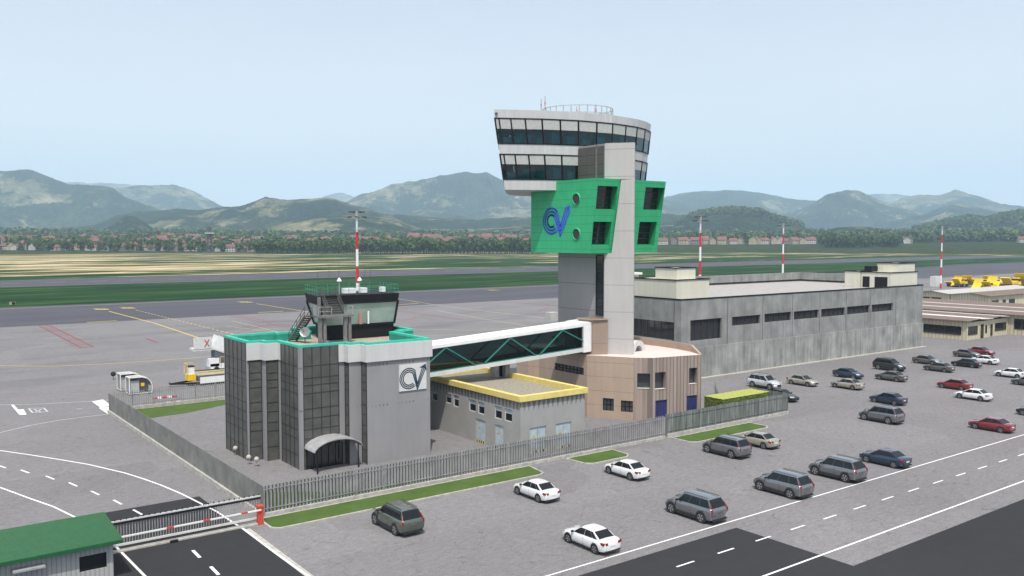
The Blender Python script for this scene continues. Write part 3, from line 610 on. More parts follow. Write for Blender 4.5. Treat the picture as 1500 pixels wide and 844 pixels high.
# outside stair up to the cab roof
st = E_('steel_staircase', (44.4, 93.6, 11.93), 'dark steel outside stair climbing from the roof terrace to the black cab roof', 'staircase')
for q in ((41.9, 91.9), (42.5, 92.0), (45.0, 91.9), (45.6, 92.0)): MB().box(q[0] - .17, q[1] - .17, 11.94, q[0] + .17, q[1] + .17, 15.0).build('post', 'grey_steel', st)
MB().box(41.6, 91.5, 14.95, 45.9, 93.0, 15.2).build('platform', 'grey_steel', st)
MB().box(41.75, 91.9, 15.2, 42.05, 92.2, 17.3).build('post', 'grey_steel', st)
def flight(a, b, wv, nst, nm):
    a, b, wv = Vector(a), Vector(b), Vector(wv); m = MB()
    for k in range(nst):
        p = a.lerp(b, (k + .5) / nst); d = (b - a); d.z = 0; d = d.normalized() * 0.15
        m.poly([p - d, p + d, p + d + wv, p - d + wv]); m.poly([p - d + Vector((0, 0, -.05)), p - d + wv + Vector((0, 0, -.05)), p - d + wv, p - d])
        m.poly([p + d - Vector((0, 0, .0)), p + d + wv, p + d + wv + Vector((0, 0, .12)), p + d + Vector((0, 0, .12))])
    m.bar(a, b, .08, .28); m.bar(a + wv, b + wv, .08, .28); o = m.build(nm, 'dark_steel', st)
    for s_ in (Vector((0, 0, 0)), wv):
        m = MB()
        for hh in (.5, 1.0): m.bar(a + s_ + Vector((0, 0, hh)), b + s_ + Vector((0, 0, hh)), .05)
        for k in range(5): p = a.lerp(b, k / 4) + s_; m.bar(p, p + Vector((0, 0, 1.0)), .05)
        m.build('handrail', 'dark_steel', o)
flight((45.2, 92.6, 15.2), (45.2, 94.7, 17.35), (-1.9, 0, 0), 9, 'stair_flight')
flight((41.3, 97.2, 11.95), (41.5, 93.0, 15.2), (-.9, 0, 0), 12, 'stair_flight')
for (a, b) in (((41.6, 91.55), (43.2, 91.55)), ((45.85, 91.55), (45.85, 93.0)), ((45.3, 91.55), (45.8, 91.55))):
    m = MB()
    for hh in (.5, 1.0): m.bar((*a, 15.2 + hh), (*b, 15.2 + hh), .05)
    for q in (a, b): m.bar((*q, 15.2), (*q, 16.2), .05)
    m.build('handrail', 'galvanised', st)
# satellite dish
d = E_('satellite_dish', (41.2, 94.4, 11.93), 'round white satellite dish on the roof terrace beside the stair', 'dish')
MB().tube((41.2, 94.4, 11.93), (41.2, 94.4, 13.0), .05).build('mast', 'dark_steel', d)
m = MB(); ax = Vector((-.55, -.80, .25)).normalized(); c = Vector((41.2, 94.4, 13.2)); u = ax.orthogonal().normalized(); v = ax.cross(u)
for k in range(24):
    a0, a1 = 2 * math.pi * k / 24, 2 * math.pi * (k + 1) / 24
    for r0, r1 in ((0, .3), (.3, .58)):
        f = lambda r, a: c + (u * math.cos(a) + v * math.sin(a)) * r + ax * (r * r * .5)
        m.poly([f(r0, a0), f(r1, a0), f(r1, a1), f(r0, a1)] if r0 else [f(0, a0), f(r1, a0), f(r1, a1)])
m.build('reflector', 'off_white', d)
m = MB(); m.bar(c - v * .6 + ax * .1, c + ax * .75, .05); m.bar(c + ax * .7, c + ax * .85, .14); m.build('feed_arm', 'dark_steel', d)
# small round lamps by the west wall
for i, (px, py) in enumerate(((345, 667), (364.5, 680.5), (376, 683.5))):
    g = G(px, py, 0); o = E_('round_lamp', (g.x, g.y, 0), ['leftmost', 'middle', 'rightmost'][i] + ' of the three small white globe lamps by the dark glass wall', 'lamp', 'globe lamps at the office block')
    MB().tube((g.x, g.y, 0), (g.x, g.y, .5), .03).build('post', 'galvanised', o)
    bm = bmesh.new(); bmesh.ops.create_uvsphere(bm, u_segments=14, v_segments=10, radius=.27); me = bpy.data.meshes.new('globe'); bm.to_mesh(me); bm.free(); me.materials.append(MAT['shed_grey'])
    q = link(bpy.data.objects.new('globe', me)); q.parent = o; q.location = (0, 0, .78)

# ================================================================== GLAZED FOOTBRIDGE
BR = E_('footbridge', (66, 89, 0), 'white roofed glazed footbridge with teal lattice joining office block and tower', 'footbridge')
a0, b0 = Vector((54.2, 90.0)), Vector((78.6, 87.9)); dd = (b0 - a0).normalized(); pn = Vector((-dd.y, dd.x)) * 3.6
zl = lambda t: 7.2 + 1.62 * t
def bp(t, s_, dz): p = a0.lerp(b0, t) + pn * s_; return Vector((p.x, p.y, zl(t) + dz))
tm = -0.14
def slab(d0, d1, s0, s1, t0=tm, t1=1.0):
    m = MB(); pts = [bp(t0, s0, d0), bp(t1, s0, d0), bp(t1, s1, d0), bp(t0, s1, d0), bp(t0, s0, d1), bp(t1, s0, d1), bp(t1, s1, d1), bp(t0, s1, d1)]
    m.v = [tuple(p) for p in pts]; m.f = [(0, 3, 2, 1), (4, 5, 6, 7), (0, 1, 5, 4), (1, 2, 6, 5), (2, 3, 7, 6), (3, 0, 4, 7)]; m.mi = [0] * 6; return m
slab(0, .5, -.02, 1.02).build('floor_beam', 'off_white', BR)
slab(3.38, 3.78, -.03, 1.03).build('roof', 'white_paint', BR)
slab(.502, .53, .05, .95).build('walkway_floor', 'roof_tan', BR)
for s_ in (0.02, 0.98):
    m = MB(); m.poly([bp(tm, s_, .5), bp(1, s_, .5), bp(1, s_, 3.38), bp(tm, s_, 3.38)]); m.build('glass_wall', 'bridge_glass', BR, fix=False)
    m = MB(); m.bar(bp(tm, s_, .56), bp(1, s_, .56), .1, .14); m.bar(bp(tm, s_, 3.34), bp(1, s_, 3.34), .1, .1); m.build('rail', 'teal_steel', BR)
tri = [(-0.04, 0), (.125, 1), (.29, 0), (.345, 0), (.50, 1), (.655, 0), (.685, 0), (.83, 1), (.99, 0.2)]
for s_ in (-0.015, 1.015):
    for (ta, ha), (tb, hb) in zip(tri[:-1], tri[1:]):
        if ha == hb: continue
        MB().bar(bp(ta, s_, .6 + 2.7 * ha), bp(tb, s_, .6 + 2.7 * hb), .13).build('brace', 'teal_steel', BR)
m = MB()
for s0, s1, d0, d1 in ((-.06, .10, -.1, 3.85), (.90, 1.06, -.1, 3.85), (.10, .90, 3.3, 3.85)):
    q = slab(d0, d1, s0, s1, .965, 1.035); k = len(m.v); m.v += q.v; m.f += [tuple(i + k for i in f) for f in q.f]; m.mi += q.mi
m.build('end_frame', 'white_paint', BR)
m = slab(.53, 3.3, .2, .8, .93, .94); m.build('end_door', 'off_white', BR)
c_ = bp(.52, .5, 0); MB().box(c_.x - .35, c_.y - .35, 0, c_.x + .35, c_.y + .35, c_.z).build('support_column', 'lb_concrete', BR)

# ================================================================== CONTROL TOWER
TW = E_('control_tower', (83, 92, 0), 'tall control tower with inverted glazed cab, bright green box and white shaft', 'tower')
MB().prism([(81, 97), (81, 87.3), (83.2, 86), (91.5, 94), (91.5, 97)], 0, 21.95).prism([(81.6, 97), (81.6, 88.4), (91.5, 94.4), (91.5, 97)], 21.96, 31.2).build('wall', 'body_concrete', TW)
shaft = [(80.98, 87.35), (81.25, 86.85), (83.4, 84.2), (84.45, 85.15), (83.6, 87.2)]
s_ = MB(); s_.prism(shaft, 0, 21.88); s_.prism(shaft, 31.76, 36.55)
lo_s = [(81.55, 86.55), (83.4, 84.2), (84.45, 85.15), (83.3, 86.7)]; hi_s = [(82.35, 85.6), (83.4, 84.2), (84.45, 85.15), (83.3, 86.3)]
s_.prism(lo_s, 21.88, 31.76, top=hi_s); s_.build('shaft', 'shaft_concrete', TW, 'pale concrete shaft panel rising to the cab')
MB().prism([(80.99, 92.8), (80.99, 87.352), (83.6, 87.202), (90, 92.8)], 31.21, 36.5).build('stair_head', 'body_concrete', TW)
MB().prism([(80.93, 92.75), (80.93, 87.55), (80.985, 87.55), (80.985, 92.75)], 31.3, 36.25).build('louvre_panel', 'stair_panel', TW, 'grey brown panelling beside the shaft top')
MB().prism([(80.88, 89.1), (80.88, 88.85), (80.93, 88.85), (80.93, 89.1)], 31.3, 36.4).build('louvre_post', 'grey_steel', TW)
# strip window down the west wall
Ww = Wall((80.995, 97, 0), (80.995, 87.3, 0), (80.995, 87.3, 31.2), (80.995, 97, 31.2))
Ww.pane((97 - 88.87, 13.5, 97 - 87.5, 21.55), -0.05, 'strip_window', 'dark_glass', TW, 1, 7, 0.12, 'black_metal', 0.1)
# green box
gbl, gbr, gtr, gtl = (78, 86.9, 21.9), (90.5, 86.9, 21.9), (91, 85.7, 31.75), (78, 85.7, 31.75)
Sf = Wall(gbl, gbr, gtr, gtl)
holes = [Sf.rect(875.5, 272, 900.5, 307.7), Sf.rect(869.5, 324.7, 892.5, 359.6), Sf.rect(943.5, 274, 968, 308.5), Sf.rect(936, 325, 957.5, 359.6)]
holes = [(holes[0][0], holes[0][1], holes[0][2] + .05, holes[0][3]), (holes[1][0], holes[1][1], holes[1][2] + .0, holes[1][3]), holes[2], holes[3]]
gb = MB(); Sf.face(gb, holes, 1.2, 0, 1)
gb.poly([(78, 99.5, 21.9), gbl, gtl, (78, 99.5, 31.75)]); gb.poly([gbr, (90.5, 99.5, 21.9), (91, 99.5, 31.75), gtr])
gb.poly([gtl, gtr, (91, 99.5, 31.75), (78, 99.5, 31.75)]); gb.poly([(78, 99.5, 21.9), (90.5, 99.5, 21.9), gbr, gbl])
gb.poly([(90.5, 99.5, 21.9), (78, 99.5, 21.9), (78, 99.5, 31.75), (91, 99.5, 31.75)])
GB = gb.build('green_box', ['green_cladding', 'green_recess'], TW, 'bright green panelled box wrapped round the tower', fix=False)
for h in holes:
    Sf.pane((h[0] + .03, h[1] + .03, h[2] - .03, h[3] - .03), 1.17, 'recessed_window', 'dark_glass', GB, 1, 4, .1, 'mullion_dark', .1)
Wb = Wall((78, 99.5, 21.9), (78, 86.9, 21.9), (78, 86.9, 31.75), (78, 99.5, 31.75))
for (px, py) in ((844.5, 291.5), (844.7, 343)):
    u, v = Wb.uv(px, py); 
    m = MB(); ng = 24
    for k in range(ng):
        a, b = 2 * math.pi * k / ng, 2 * math.pi * (k + 1) / ng; f = lambda r, t, d_: Wb.P(u + r * math.cos(t), v + r * math.sin(t), d_)
        m.poly([f(.74, a, .14), f(.86, a, .02), f(.86, b, .02), f(.74, b, .14)]); m.poly([f(.74, a, .14), f(.74, b, .14), f(.70, b, .02), f(.70, a, .02)])
    o = m.build('round_window', 'green_cladding', GB)
    m = MB(); m.poly([Wb.P(u + .72 * math.cos(2 * math.pi * k / ng), v + .72 * math.sin(2 * math.pi * k / ng), .03) for k in range(ng)]); m.build('pane', 'mullion_dark', o, fix=False)
u0, v0 = Wb.uv(793.5, 344); u1, v1 = Wb.uv(836, 299)
emblem(lambda u, v, d_: Wb.P(u0 + u, v0 + v, d_), u1 - u0, v1 - v0, .27, .03).build('emblem', 'logo_blue', GB, 'blue emblem of a C and a V with an arrow', fix=False)
# cab
CC = Vector((84.5, 94.6)); CI = Vector((84.5, 101.0))
front = [(70.4, 97.2), (75.8, 94.3), (80.6, 92.6), (86.3, 92.0), (92, 92.7), (96.0, 94.3), (97.9, 96.4)]
hd = [math.atan2(p[1], p[0]) for p in front]; rd = [math.hypot(*p) for p in front]
mull = [729, 746.5, 768, 793, 820, 847, 874.5, 898, 917.5, 934, 945.6, 953.5]
fv = []
for px in mull:
    r_ = ray(px, 200); a = math.atan2(r_.y, r_.x); d_ = float(np.interp(-a, [-q for q in hd], rd)); fv.append((d_ * math.cos(a), d_ * math.sin(a)))
plan = fv + [(98.6, 99.5), (98.4, 103), (96.5, 107), (92.5, 110), (88, 111.5), (83, 111.8), (79.5, 109.5), (74.6, 103.6), (69.95, 97.45)]
def cabring(z): s_ = 1 - 0.115 * (41.2 - z) / 10.8; return [tuple(CC + (Vector(p) - CC) * s_) for p in plan]
Z0, Z1, Z2, Z3, Z4, Z5 = 30.5, 31.85, 35.35, 36.65, 40.15, 41.25
MB().prism(cabring(Z0), Z0, Z1, top=cabring(Z1)).build('cab_floor_slab', 'cab_concrete', TW)
MB().prism(cabring(Z2), Z2, Z3, top=cabring(Z3)).build('cab_band', 'cab_concrete', TW)
MB().prism(cabring(Z4), Z4, Z5, top=cabring(Z5)).build('cab_roof', 'cab_concrete', TW)
def scaled(pl, f): return [tuple(CI + (Vector(p) - CI) * f) for p in pl]
for (za, zc, bl) in ((Z1, Z2, .40), (Z3, Z4, .42)):
    ra, rc = cabring(za), cabring(zc); n_ = len(plan)
    for i in range(n_):
        j = (i + 1) % n_
        g = MB().poly([(*ra[i], za), (*ra[j], za), (*rc[j], zc), (*rc[i], zc)]); g.build('cab_window', 'cab_glass', TW, fix=False)
    m = MB()
    for i in range(n_): m.bar((*ra[i], za), (*rc[i], zc), .17)
    for zq, rq in ((za + .08, ra), (zc - .08, rc)):
        for i in range(n_): m.bar((*rq[i], zq), (*rq[(i + 1) % n_], zq), .12, .16)
    m.build('cab_mullion', 'teal_steel' if False else 'black_metal', TW)
    zb_ = zc - (zc - za) * bl; mid = [tuple(Vector(p).lerp(Vector(q), 1 - bl)) for p, q in zip(ra, rc)]
    m = MB()
    for i in range(n_):
        j = (i + 1) % n_; A1, A2 = scaled(mid, 1.0018), scaled(rc, 1.0018)
        a_, b_, c2, d2 = Vector((*A1[i], zb_)), Vector((*A1[j], zb_)), Vector((*A2[j], zc - .03)), Vector((*A2[i], zc - .03))
        m.poly([a_.lerp(b_, .05), a_.lerp(b_, .95), d2.lerp(c2, .95), d2.lerp(c2, .05)])
    m.build('cab_sunshade', 'blind', TW, fix=False)
    MB().prism(scaled(ra, .72), za, zc, top=scaled(rc, .72)).build('cab_core', 'teal_inside', TW)
    m = MB()
    for i in range(0, n_):
        p = Vector(ra[i]).lerp(Vector(ra[(i + 1) % n_]), .5); q = CI + (p - CI) * .88; hgt = [1.0, 1.5, 1.1, 1.8, 1.3][i % 5]
        m.box(q.x - .7, q.y - .45, za, q.x + .7, q.y + .45, za + hgt)
    m.build('cab_desk', 'desk_teal', TW)
m = MB(); cc = Vector((88.3, 101.3)); n_ = 28
for k in range(n_):
    a, b = 2 * math.pi * k / n_, 2 * math.pi * (k + 1) / n_; p, q = (cc.x + 5.3 * math.cos(a), cc.y + 5.3 * math.sin(a)), (cc.x + 5.3 * math.cos(b), cc.y + 5.3 * math.sin(b))
    for hh in (.9, 1.9): m.bar((*p, Z5 + hh), (*q, Z5 + hh), .10)
    m.bar((*p, Z5), (*p, Z5 + 1.9), .09)
m.build('roof_railing', 'galvanised', TW)
for q, hh in (((81.4, 101.5), 3.0), ((81.9, 101.2), 3.4), ((86.3, 99.2), 2.0), ((92.2, 101.5), 3.2)):
    o = MB().tube((*q, Z5), (*q, Z5 + hh), .06, .03, 6).build('aerial', 'dark_steel', TW)
    MB().tube((*q, Z5 + hh * .62), (*q, Z5 + hh * .75), .09, .09, 6).build('beacon', 'barrier_red', o)
m = MB(); p = Vector((*plan[0], 0)); m.box(p.x - .35, p.y - .1, 40.6, p.x - .05, p.y + .15, 40.8); m.build('camera_bracket', 'dark_steel', TW)

# ================================================================== BROWN ANNEX at the tower foot
AN = E_('annex_building', (86, 86, 0), 'brown concrete annex with ribbed wall at the foot of the tower', 'building')
zr = 8.3
AF = [(78.3, 98.0), (78.3, 87.7), (81.5, 82.15), (83.3, 80.5), (90.9, 78.85), (92.2, 81.5), (93.0, 85), (93.3, 88.5), (93.1, 92.5), (92.3, 96.5), (90.5, 100), (84, 102), (77.3, 102), (77.3, 99.3)]
m = MB()
def annex_wall(a, b, mat_i, hol, depth=.25):
    W_ = Wall((*a, 0), (*b, 0), (*b, zr), (*a, zr)); W_.face(m, hol(W_), depth, mat_i); return W_
w1 = annex_wall(AF[0], AF[1], 0, lambda W_: [W_.rect(812.5, 531.5, 855, 550)])
w2 = annex_wall(AF[1], AF[2], 0, lambda W_: [W_.rect(883, 583, 899, 602.5), W_.rect(909.5, 586.5, 927, 604.5)])
w3 = annex_wall(AF[2], AF[3], 1, lambda W_: [W_.rect(933.5, 547, 952, 569.5)], .7)
w4 = annex_wall(AF[3], AF[4], 1, lambda W_: [W_.rect(959.5, 546, 975, 569.5), W_.rect(1009.5, 539.5, 1021, 562), W_.rect(960, 587, 977, 611), W_.rect(1006, 580, 1021, 604)], .7)
for i in range(4, len(AF)):
    a, b = AF[i], AF[(i + 1) % len(AF)]; m.poly([(*a, 0), (*b, 0), (*b, zr), (*a, zr)], 0)
m.poly([(*p, zr) for p in AF], 2)
m.build('wall', ['brown_wall', 'brown_ribs', 'brown_roof'], AN, fix=False)
w1.pane(w1.rect(812.5, 531.5, 855, 550), .2, 'window', 'dark_glass', AN, 8, 2, .09, 'black_metal', .12)
for q in ((883, 583, 899, 602.5), (909.5, 586.5, 927, 604.5)): w2.pane(w2.rect(*q), .2, 'window', 'grey_glass', AN, 3, 2, .09, 'black_metal', .12)
w3.pane(w3.rect(933.5, 547, 952, 569.5), .68, 'window', 'grey_glass', AN, 1, 1, .05, 'black_metal', .1)
for q in ((959.5, 546, 975, 569.5), (1009.5, 539.5, 1021, 562)): w4.pane(w4.rect(*q), .68, 'window', 'grey_glass', AN, 1, 1, .05, 'black_metal', .1)
for q in ((960, 587, 977, 611), (1006, 580, 1021, 604)): w4.pane(w4.rect(*q), .15, 'blue_door', 'door_blue', AN, 4, 1, .03, 'door_blue', .06)
# sills, kept white
for W_, q in ((w3, (933.5, 547, 952, 569.5)), (w4, (959.5, 546, 975, 569.5)), (w4, (1009.5, 539.5, 1021, 562))):
    h = W_.rect(*q); s_ = MB().poly([W_.P(h[0], h[1] + .02, .06), W_.P(h[2], h[1] + .02, .06), W_.P(h[2], h[1] + .02, -.66), W_.P(h[0], h[1] + .02, -.66)]); s_.build('window_sill', 'off_white', AN, fix=False)
arc = AF[4:12]; m = MB()
for i in range(len(arc) - 1):
    a, b = Vector(arc[i]), Vector(arc[i + 1]); n1 = (Vector((86, 92)) - a).normalized() * .3; n2 = (Vector((86, 92)) - b).normalized() * .3
    pts = [a, b, b + n2, a + n1]; z1, z2 = (zr + (.25 if i == 0 else .95)), zr + .95
    if i == 0: z1 = zr + .12
    vs = [Vector((*p, zr + .003)) for p in pts] + [Vector((*p, z_)) for p, z_ in zip(pts, (z1, z2, z2, z1))]
    k = len(m.v); m.v += [tuple(v) for v in vs]; m.f += [tuple(k + j for j in f) for f in ((0, 3, 2, 1), (4, 5, 6, 7), (0, 1, 5, 4), (1, 2, 6, 5), (2, 3, 7, 6), (3, 0, 4, 7))]; m.mi += [0] * 6
m.build('roof_parapet', 'brown_wall', AN)
m = MB(); m.prism([(79.0, 90.3), (79.0, 87.4), (81.0, 86.6), (81.0, 90.3)], 8.0, 13.0); m.build('link_block', 'brown_dark', AN)
m = MB(); m.prism([(78.8, 90.5), (78.8, 87.2), (81.0, 86.4), (81.0, 90.5)], 12.98, 13.12); m.build('link_roof', 'brown_wall', AN)
# curved duct on annex roof
m = MB(); c = Vector((86.3, 86.6, zr)); ax = Vector((.2, -1, 0)).normalized(); sd = Vector((1, .2, 0)).normalized()
for k in range(12):
    a, b = math.pi * k / 12, math.pi * (k + 1) / 12
    f = lambda r, t, s_: c + sd * (r * math.cos(t)) + Vector((0, 0, r * math.sin(t))) + ax * s_
    for s_ in (-.5, .5): m.poly([f(.85, a, s_), f(1.55, a, s_), f(1.55, b, s_), f(.85, b, s_)])
    m.poly([f(1.55, a, -.5), f(1.55, a, .5), f(1.55, b, .5), f(1.55, b, -.5)]); m.poly([f(.85, a, -.5), f(.85, a, .5), f(.85, b, .5), f(.85, b, -.5)])
thing(m.build('air_duct', 'off_white'), 'white arched air duct on the annex roof beside the tower shaft', 'duct')
# ================================================================== YELLOW TRIMMED SUBSTATION
YB = E_('utility_building', (62.8, 84, 0), 'low grey utility building with a bright yellow roof edge', 'building')
x0, x1, y0, y1, zt_ = 58.2, 67.6, 76.1, 97.0, 6.0
Wy = Wall((x0, y1, 0), (x0, y0, 0), (x0, y0, zt_), (x0, y1, zt_)); Ws = Wall((x0, y0, 0), (x1, y0, 0), (x1, y0, zt_), (x0, y0, zt_))
wins = [Wy.rect(*q) for q in ((632.5, 570.5, 640.5, 588), (653, 576, 661, 592), (664, 578, 672, 597), (687, 584.5, 697, 604), (700, 588, 709.5, 608), (724.5, 594, 735, 615), (739, 598, 750, 619))]
drs = [Wy.rect(697, 611, 711, 644.5), Wy.rect(725, 618, 737.5, 652)]
drs = [(d[0], 0.0, d[2], 2.75) for d in drs]
sdr = [Ws.rect(776, 625, 800, 661), Ws.rect(814.5, 617, 836.5, 652)]; sdr = [(d[0], 0.0, d[2], 2.9) for d in sdr]
m = MB(); Wy.face(m, wins + drs, .18, 0); Ws.face(m, sdr, .12, 0)
m.poly([(x1, y0, 0), (x1, y1, 0), (x1, y1, zt_), (x1, y0, zt_)]); m.poly([(x1, y1, 0), (x0, y1, 0), (x0, y1, zt_), (x1, y1, zt_)])
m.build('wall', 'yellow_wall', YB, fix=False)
MB().poly([(x0, y0, zt_ - .002), (x1, y0, zt_ - .002), (x1, y1, zt_ - .002), (x0, y1, zt_ - .002)]).build('roof', 'roof_gravel', YB, fix=False)
rect = lambda e: [(x0 - e, y0 - e), (x1 + e, y0 - e), (x1 + e, y1 + e), (x0 - e, y1 + e)]
MB().ring(rect(.28), rect(-.35), zt_ + .003, zt_ + .62).build('parapet', 'yellow_trim', YB)
for h in wins:
    Wy.pane(h, .15, 'window', 'dark_glass', YB, 1, 1, .05, 'off_white', .10)
    bl = MB(); bl.poly([Wy.P(h[0] + .08, h[1] + (h[3] - h[1]) * .62, -.12), Wy.P(h[2] - .08, h[1] + (h[3] - h[1]) * .62, -.12), Wy.P(h[2] - .08, h[3] - .08, -.12), Wy.P(h[0] + .08, h[3] - .08, -.12)]); bl.build('roller_blind', 'door_pale', YB, fix=False)
def hazard(W_, d, parent):
    n_ = 9
    for mi_, mt in ((0, 'yellow_trim'), (1, 'black_metal')):
        m = MB()
        for k in range(n_):
            if k % 2 == mi_: 
                a = d[0] + (d[2] - d[0]) * k / n_; b = d[0] + (d[2] - d[0]) * (k + 1) / n_
                m.poly([W_.P(a, .02, .05), W_.P(b, .02, .05), W_.P(b, .30, .05), W_.P(a, .30, .05)])
        m.build('hazard_stripe', mt, parent, fix=False)
for W_, L_ in ((Wy, drs), (Ws, sdr)):
    for d in L_:
        dp = W_.pane((d[0], .02, d[2], d[3]), .1, 'door', 'door_pale', YB, 2, 1, .04, 'galvanised', .08)
        mm = MB(); cu, cv = d[0] + (d[2] - d[0]) * .3, 1.9; mm.poly([W_.P(cu - .2, cv - .17, -.06), W_.P(cu + .2, cv - .17, -.06), W_.P(cu, cv + .2, -.06)]); mm.build('warning_sign', 'vehicle_yellow', dp, fix=False)
        hazard(W_, d, dp)
ac = E_('air_conditioner', (62.0, 86.2, zt_), 'grey roof ventilation unit on the yellow-edged roof under the footbridge', 'ventilation unit')
g = G(728, 552, zt_); ac.location = (g.x, g.y, zt_); m = MB().box(g.x - .6, g.y - .5, zt_, g.x + .6, g.y + .7, zt_ + 1.7); m.build('casing', 'galvanised', ac)
MB().box(g.x + .0, g.y - .53, zt_ + .1, g.x + .45, g.y - .5, zt_ + 1.5).build('vent_grille', 'black_metal', ac)
MB().tube((g.x - .1, g.y, zt_ + 1.7), (g.x - .1, g.y, zt_ + 1.85), .3, .3, 10).build('fan_cowl', 'black_metal', ac)

# ================================================================== LONG CONCRETE HALL
LH = E_('concrete_hall', (149, 115, 0), 'long grey weathered concrete hall with a row of narrow dark windows', 'building')
X0, X1, Y0, Y1, ZT = 110.6, 188.0, 100.4, 132.0, 13.5
Ls = Wall((X0, Y0, 0), (X1, Y0, 0), (X1, Y0, ZT), (X0, Y0, ZT)); Lw = Wall((X0, Y1, 0), (X0, Y0, 0), (X0, Y0, ZT), (X0, Y1, ZT))
sw = [(1011.5, 469.5, 1057, 495.5), (1072.5, 464.5, 1113.5, 479), (1120, 460, 1159, 474.5), (1163, 456.5, 1199.5, 470.5), (1203, 453, 1238, 466.5), (1241, 449.5, 1274, 463), (1277, 446.5, 1308, 459.5)]
sh = [Ls.rect(*q) for q in sw]
sh = [sh[0]] + [(h[0], h[3] - 1.6, h[2], h[3]) for h in sh[1:]]
lw = [Lw.rect(890, 466, 986, 496)]; lw = [(Y1 - 125, 6.6, Y1 - 102.0, 9.7)]
m = MB(); Ls.face(m, sh, .5, 0); Lw.face(m, lw, .5, 0)
m.poly([(X1, Y0, 0), (X1, Y1, 0), (X1, Y1, ZT), (X1, Y0, ZT)]); m.poly([(X1, Y1, 0), (X0, Y1, 0), (X0, Y1, ZT), (X1, Y1, ZT)])
m.build('wall', 'long_wall', LH, fix=False)
for i, h in enumerate(sh): Ls.pane((h[0], h[1], h[2], h[3]), .46, 'window', 'dark_glass', LH, max(2, int((h[2] - h[0]) / 1.6)), 1, .06, 'mullion_dark', .12)
Lw.pane(lw[0], .46, 'window', 'dark_glass', LH, 14, 1, .08, 'mullion_dark', .12)
m = MB(); m.box(X0 + 3.7, Y0 - .22, 0, X1 + .15, Y0 - .004, 5.35); m.build('plinth', 'long_plinth', LH, 'thicker stained lower wall of the hall')
m = MB()
for px in (1066, 1117.5, 1161, 1201, 1239.5, 1275, 1312):
    u = Ls.uv(px, 450)[0]; m.box(X0 + u - .04, Y0 - .02, 5.4, X0 + u + .04, Y0 - .002, ZT - .2)
for y in (102.0, 112, 120): m.box(X0 - .02, y - .05, 0, X0 - .002, y + .05, ZT - .2)
m.build('wall_joint', 'mullion_dark', LH)
m = MB(); m.box(X0 + .5, Y0 - .9, 0, X1 + .4, Y0 - .23, .16); m.build('base_kerb', 'kerb', LH)
MB().poly([(X0 + .3, Y0 + .3, ZT - .25), (X1 - .3, Y0 + .3, ZT - .25), (X1 - .3, Y1 - .3, ZT - .25), (X0 + .3, Y1 - .3, ZT - .25)]).build('roof', 'long_roof', LH, fix=False)
rr = lambda e: [(X0 - e, Y0 - e), (X1 + e, Y0 - e), (X1 + e, Y1 + e), (X0 - e, Y1 + e)]
MB().ring(rr(.06), rr(-.3), ZT + .003, ZT + .22).build('roof_edge', 'black_metal', LH)
m = MB(); m.box(X0 + 8, Y1 - .4, ZT + .2, X1, Y1, ZT + 1.9); m.box(X1 - .4, Y0 + 12, ZT + .2, X1, Y1 - .4, ZT + 1.9); m.build('rear_parapet', 'long_wall', LH)
def room(nm, x0, y0, x1, y1, h, label=None, z0=ZT - .24, cap=True):
    o = MB().box(x0, y0, z0, x1, y1, z0 + h).build(nm, 'cream', LH, label)
    if cap: MB().ring([(x0 - .12, y0 - .12), (x1 + .12, y0 - .12), (x1 + .12, y1 + .12), (x0 - .12, y1 + .12)], [(x0 + .25, y0 + .25), (x1 - .25, y0 + .25), (x1 - .25, y1 - .25), (x0 + .25, y1 - .25)], z0 + h - .02, z0 + h + .14).build('roof_edge', 'black_metal', o)
    return o
r1 = room('roof_room', 111.3, 102.2, 119.6, 112.6, 3.5, 'cream roof room at the near end of the hall')
room('roof_room', 112.9, 103.6, 117.6, 108.6, 1.95, None, ZT + 3.27)
MB().box(111.4, 112.62, ZT - .2, 112.8, 114.2, ZT + 3.9).build('chimney', 'cream', LH)
MB().box(111.0, 112.3, ZT + 3.9, 113.4, 114.8, ZT + 4.25).build('chimney_cap', 'white_paint', LH)
room('roof_room', 174.5, 107.75, 180.0, 110.9, 3.35)
r3 = room('roof_room', 175.5, 100.8, 186.2, 107.6, 3.25, 'cream roof room with dark doors at the far end of the hall')
room('roof_room', 179.5, 101.3, 186.0, 106.3, 1.9, None, ZT + 3.01)
MB().box(176.2, 105.6, ZT + 3.2, 178.6, 107.3, ZT + 4.3).build('dark_hatch', 'black_metal', LH)
m = MB(); m.box(175.44, 105.6, ZT - .2, 175.5, 107.2, ZT + 2.1); m.build('roof_door', 'black_metal', LH)
m = MB(); m.box(175.44, 101.5, ZT - .2, 175.5, 104.4, ZT + 2.1); m.build('roof_door', 'black_metal', LH)
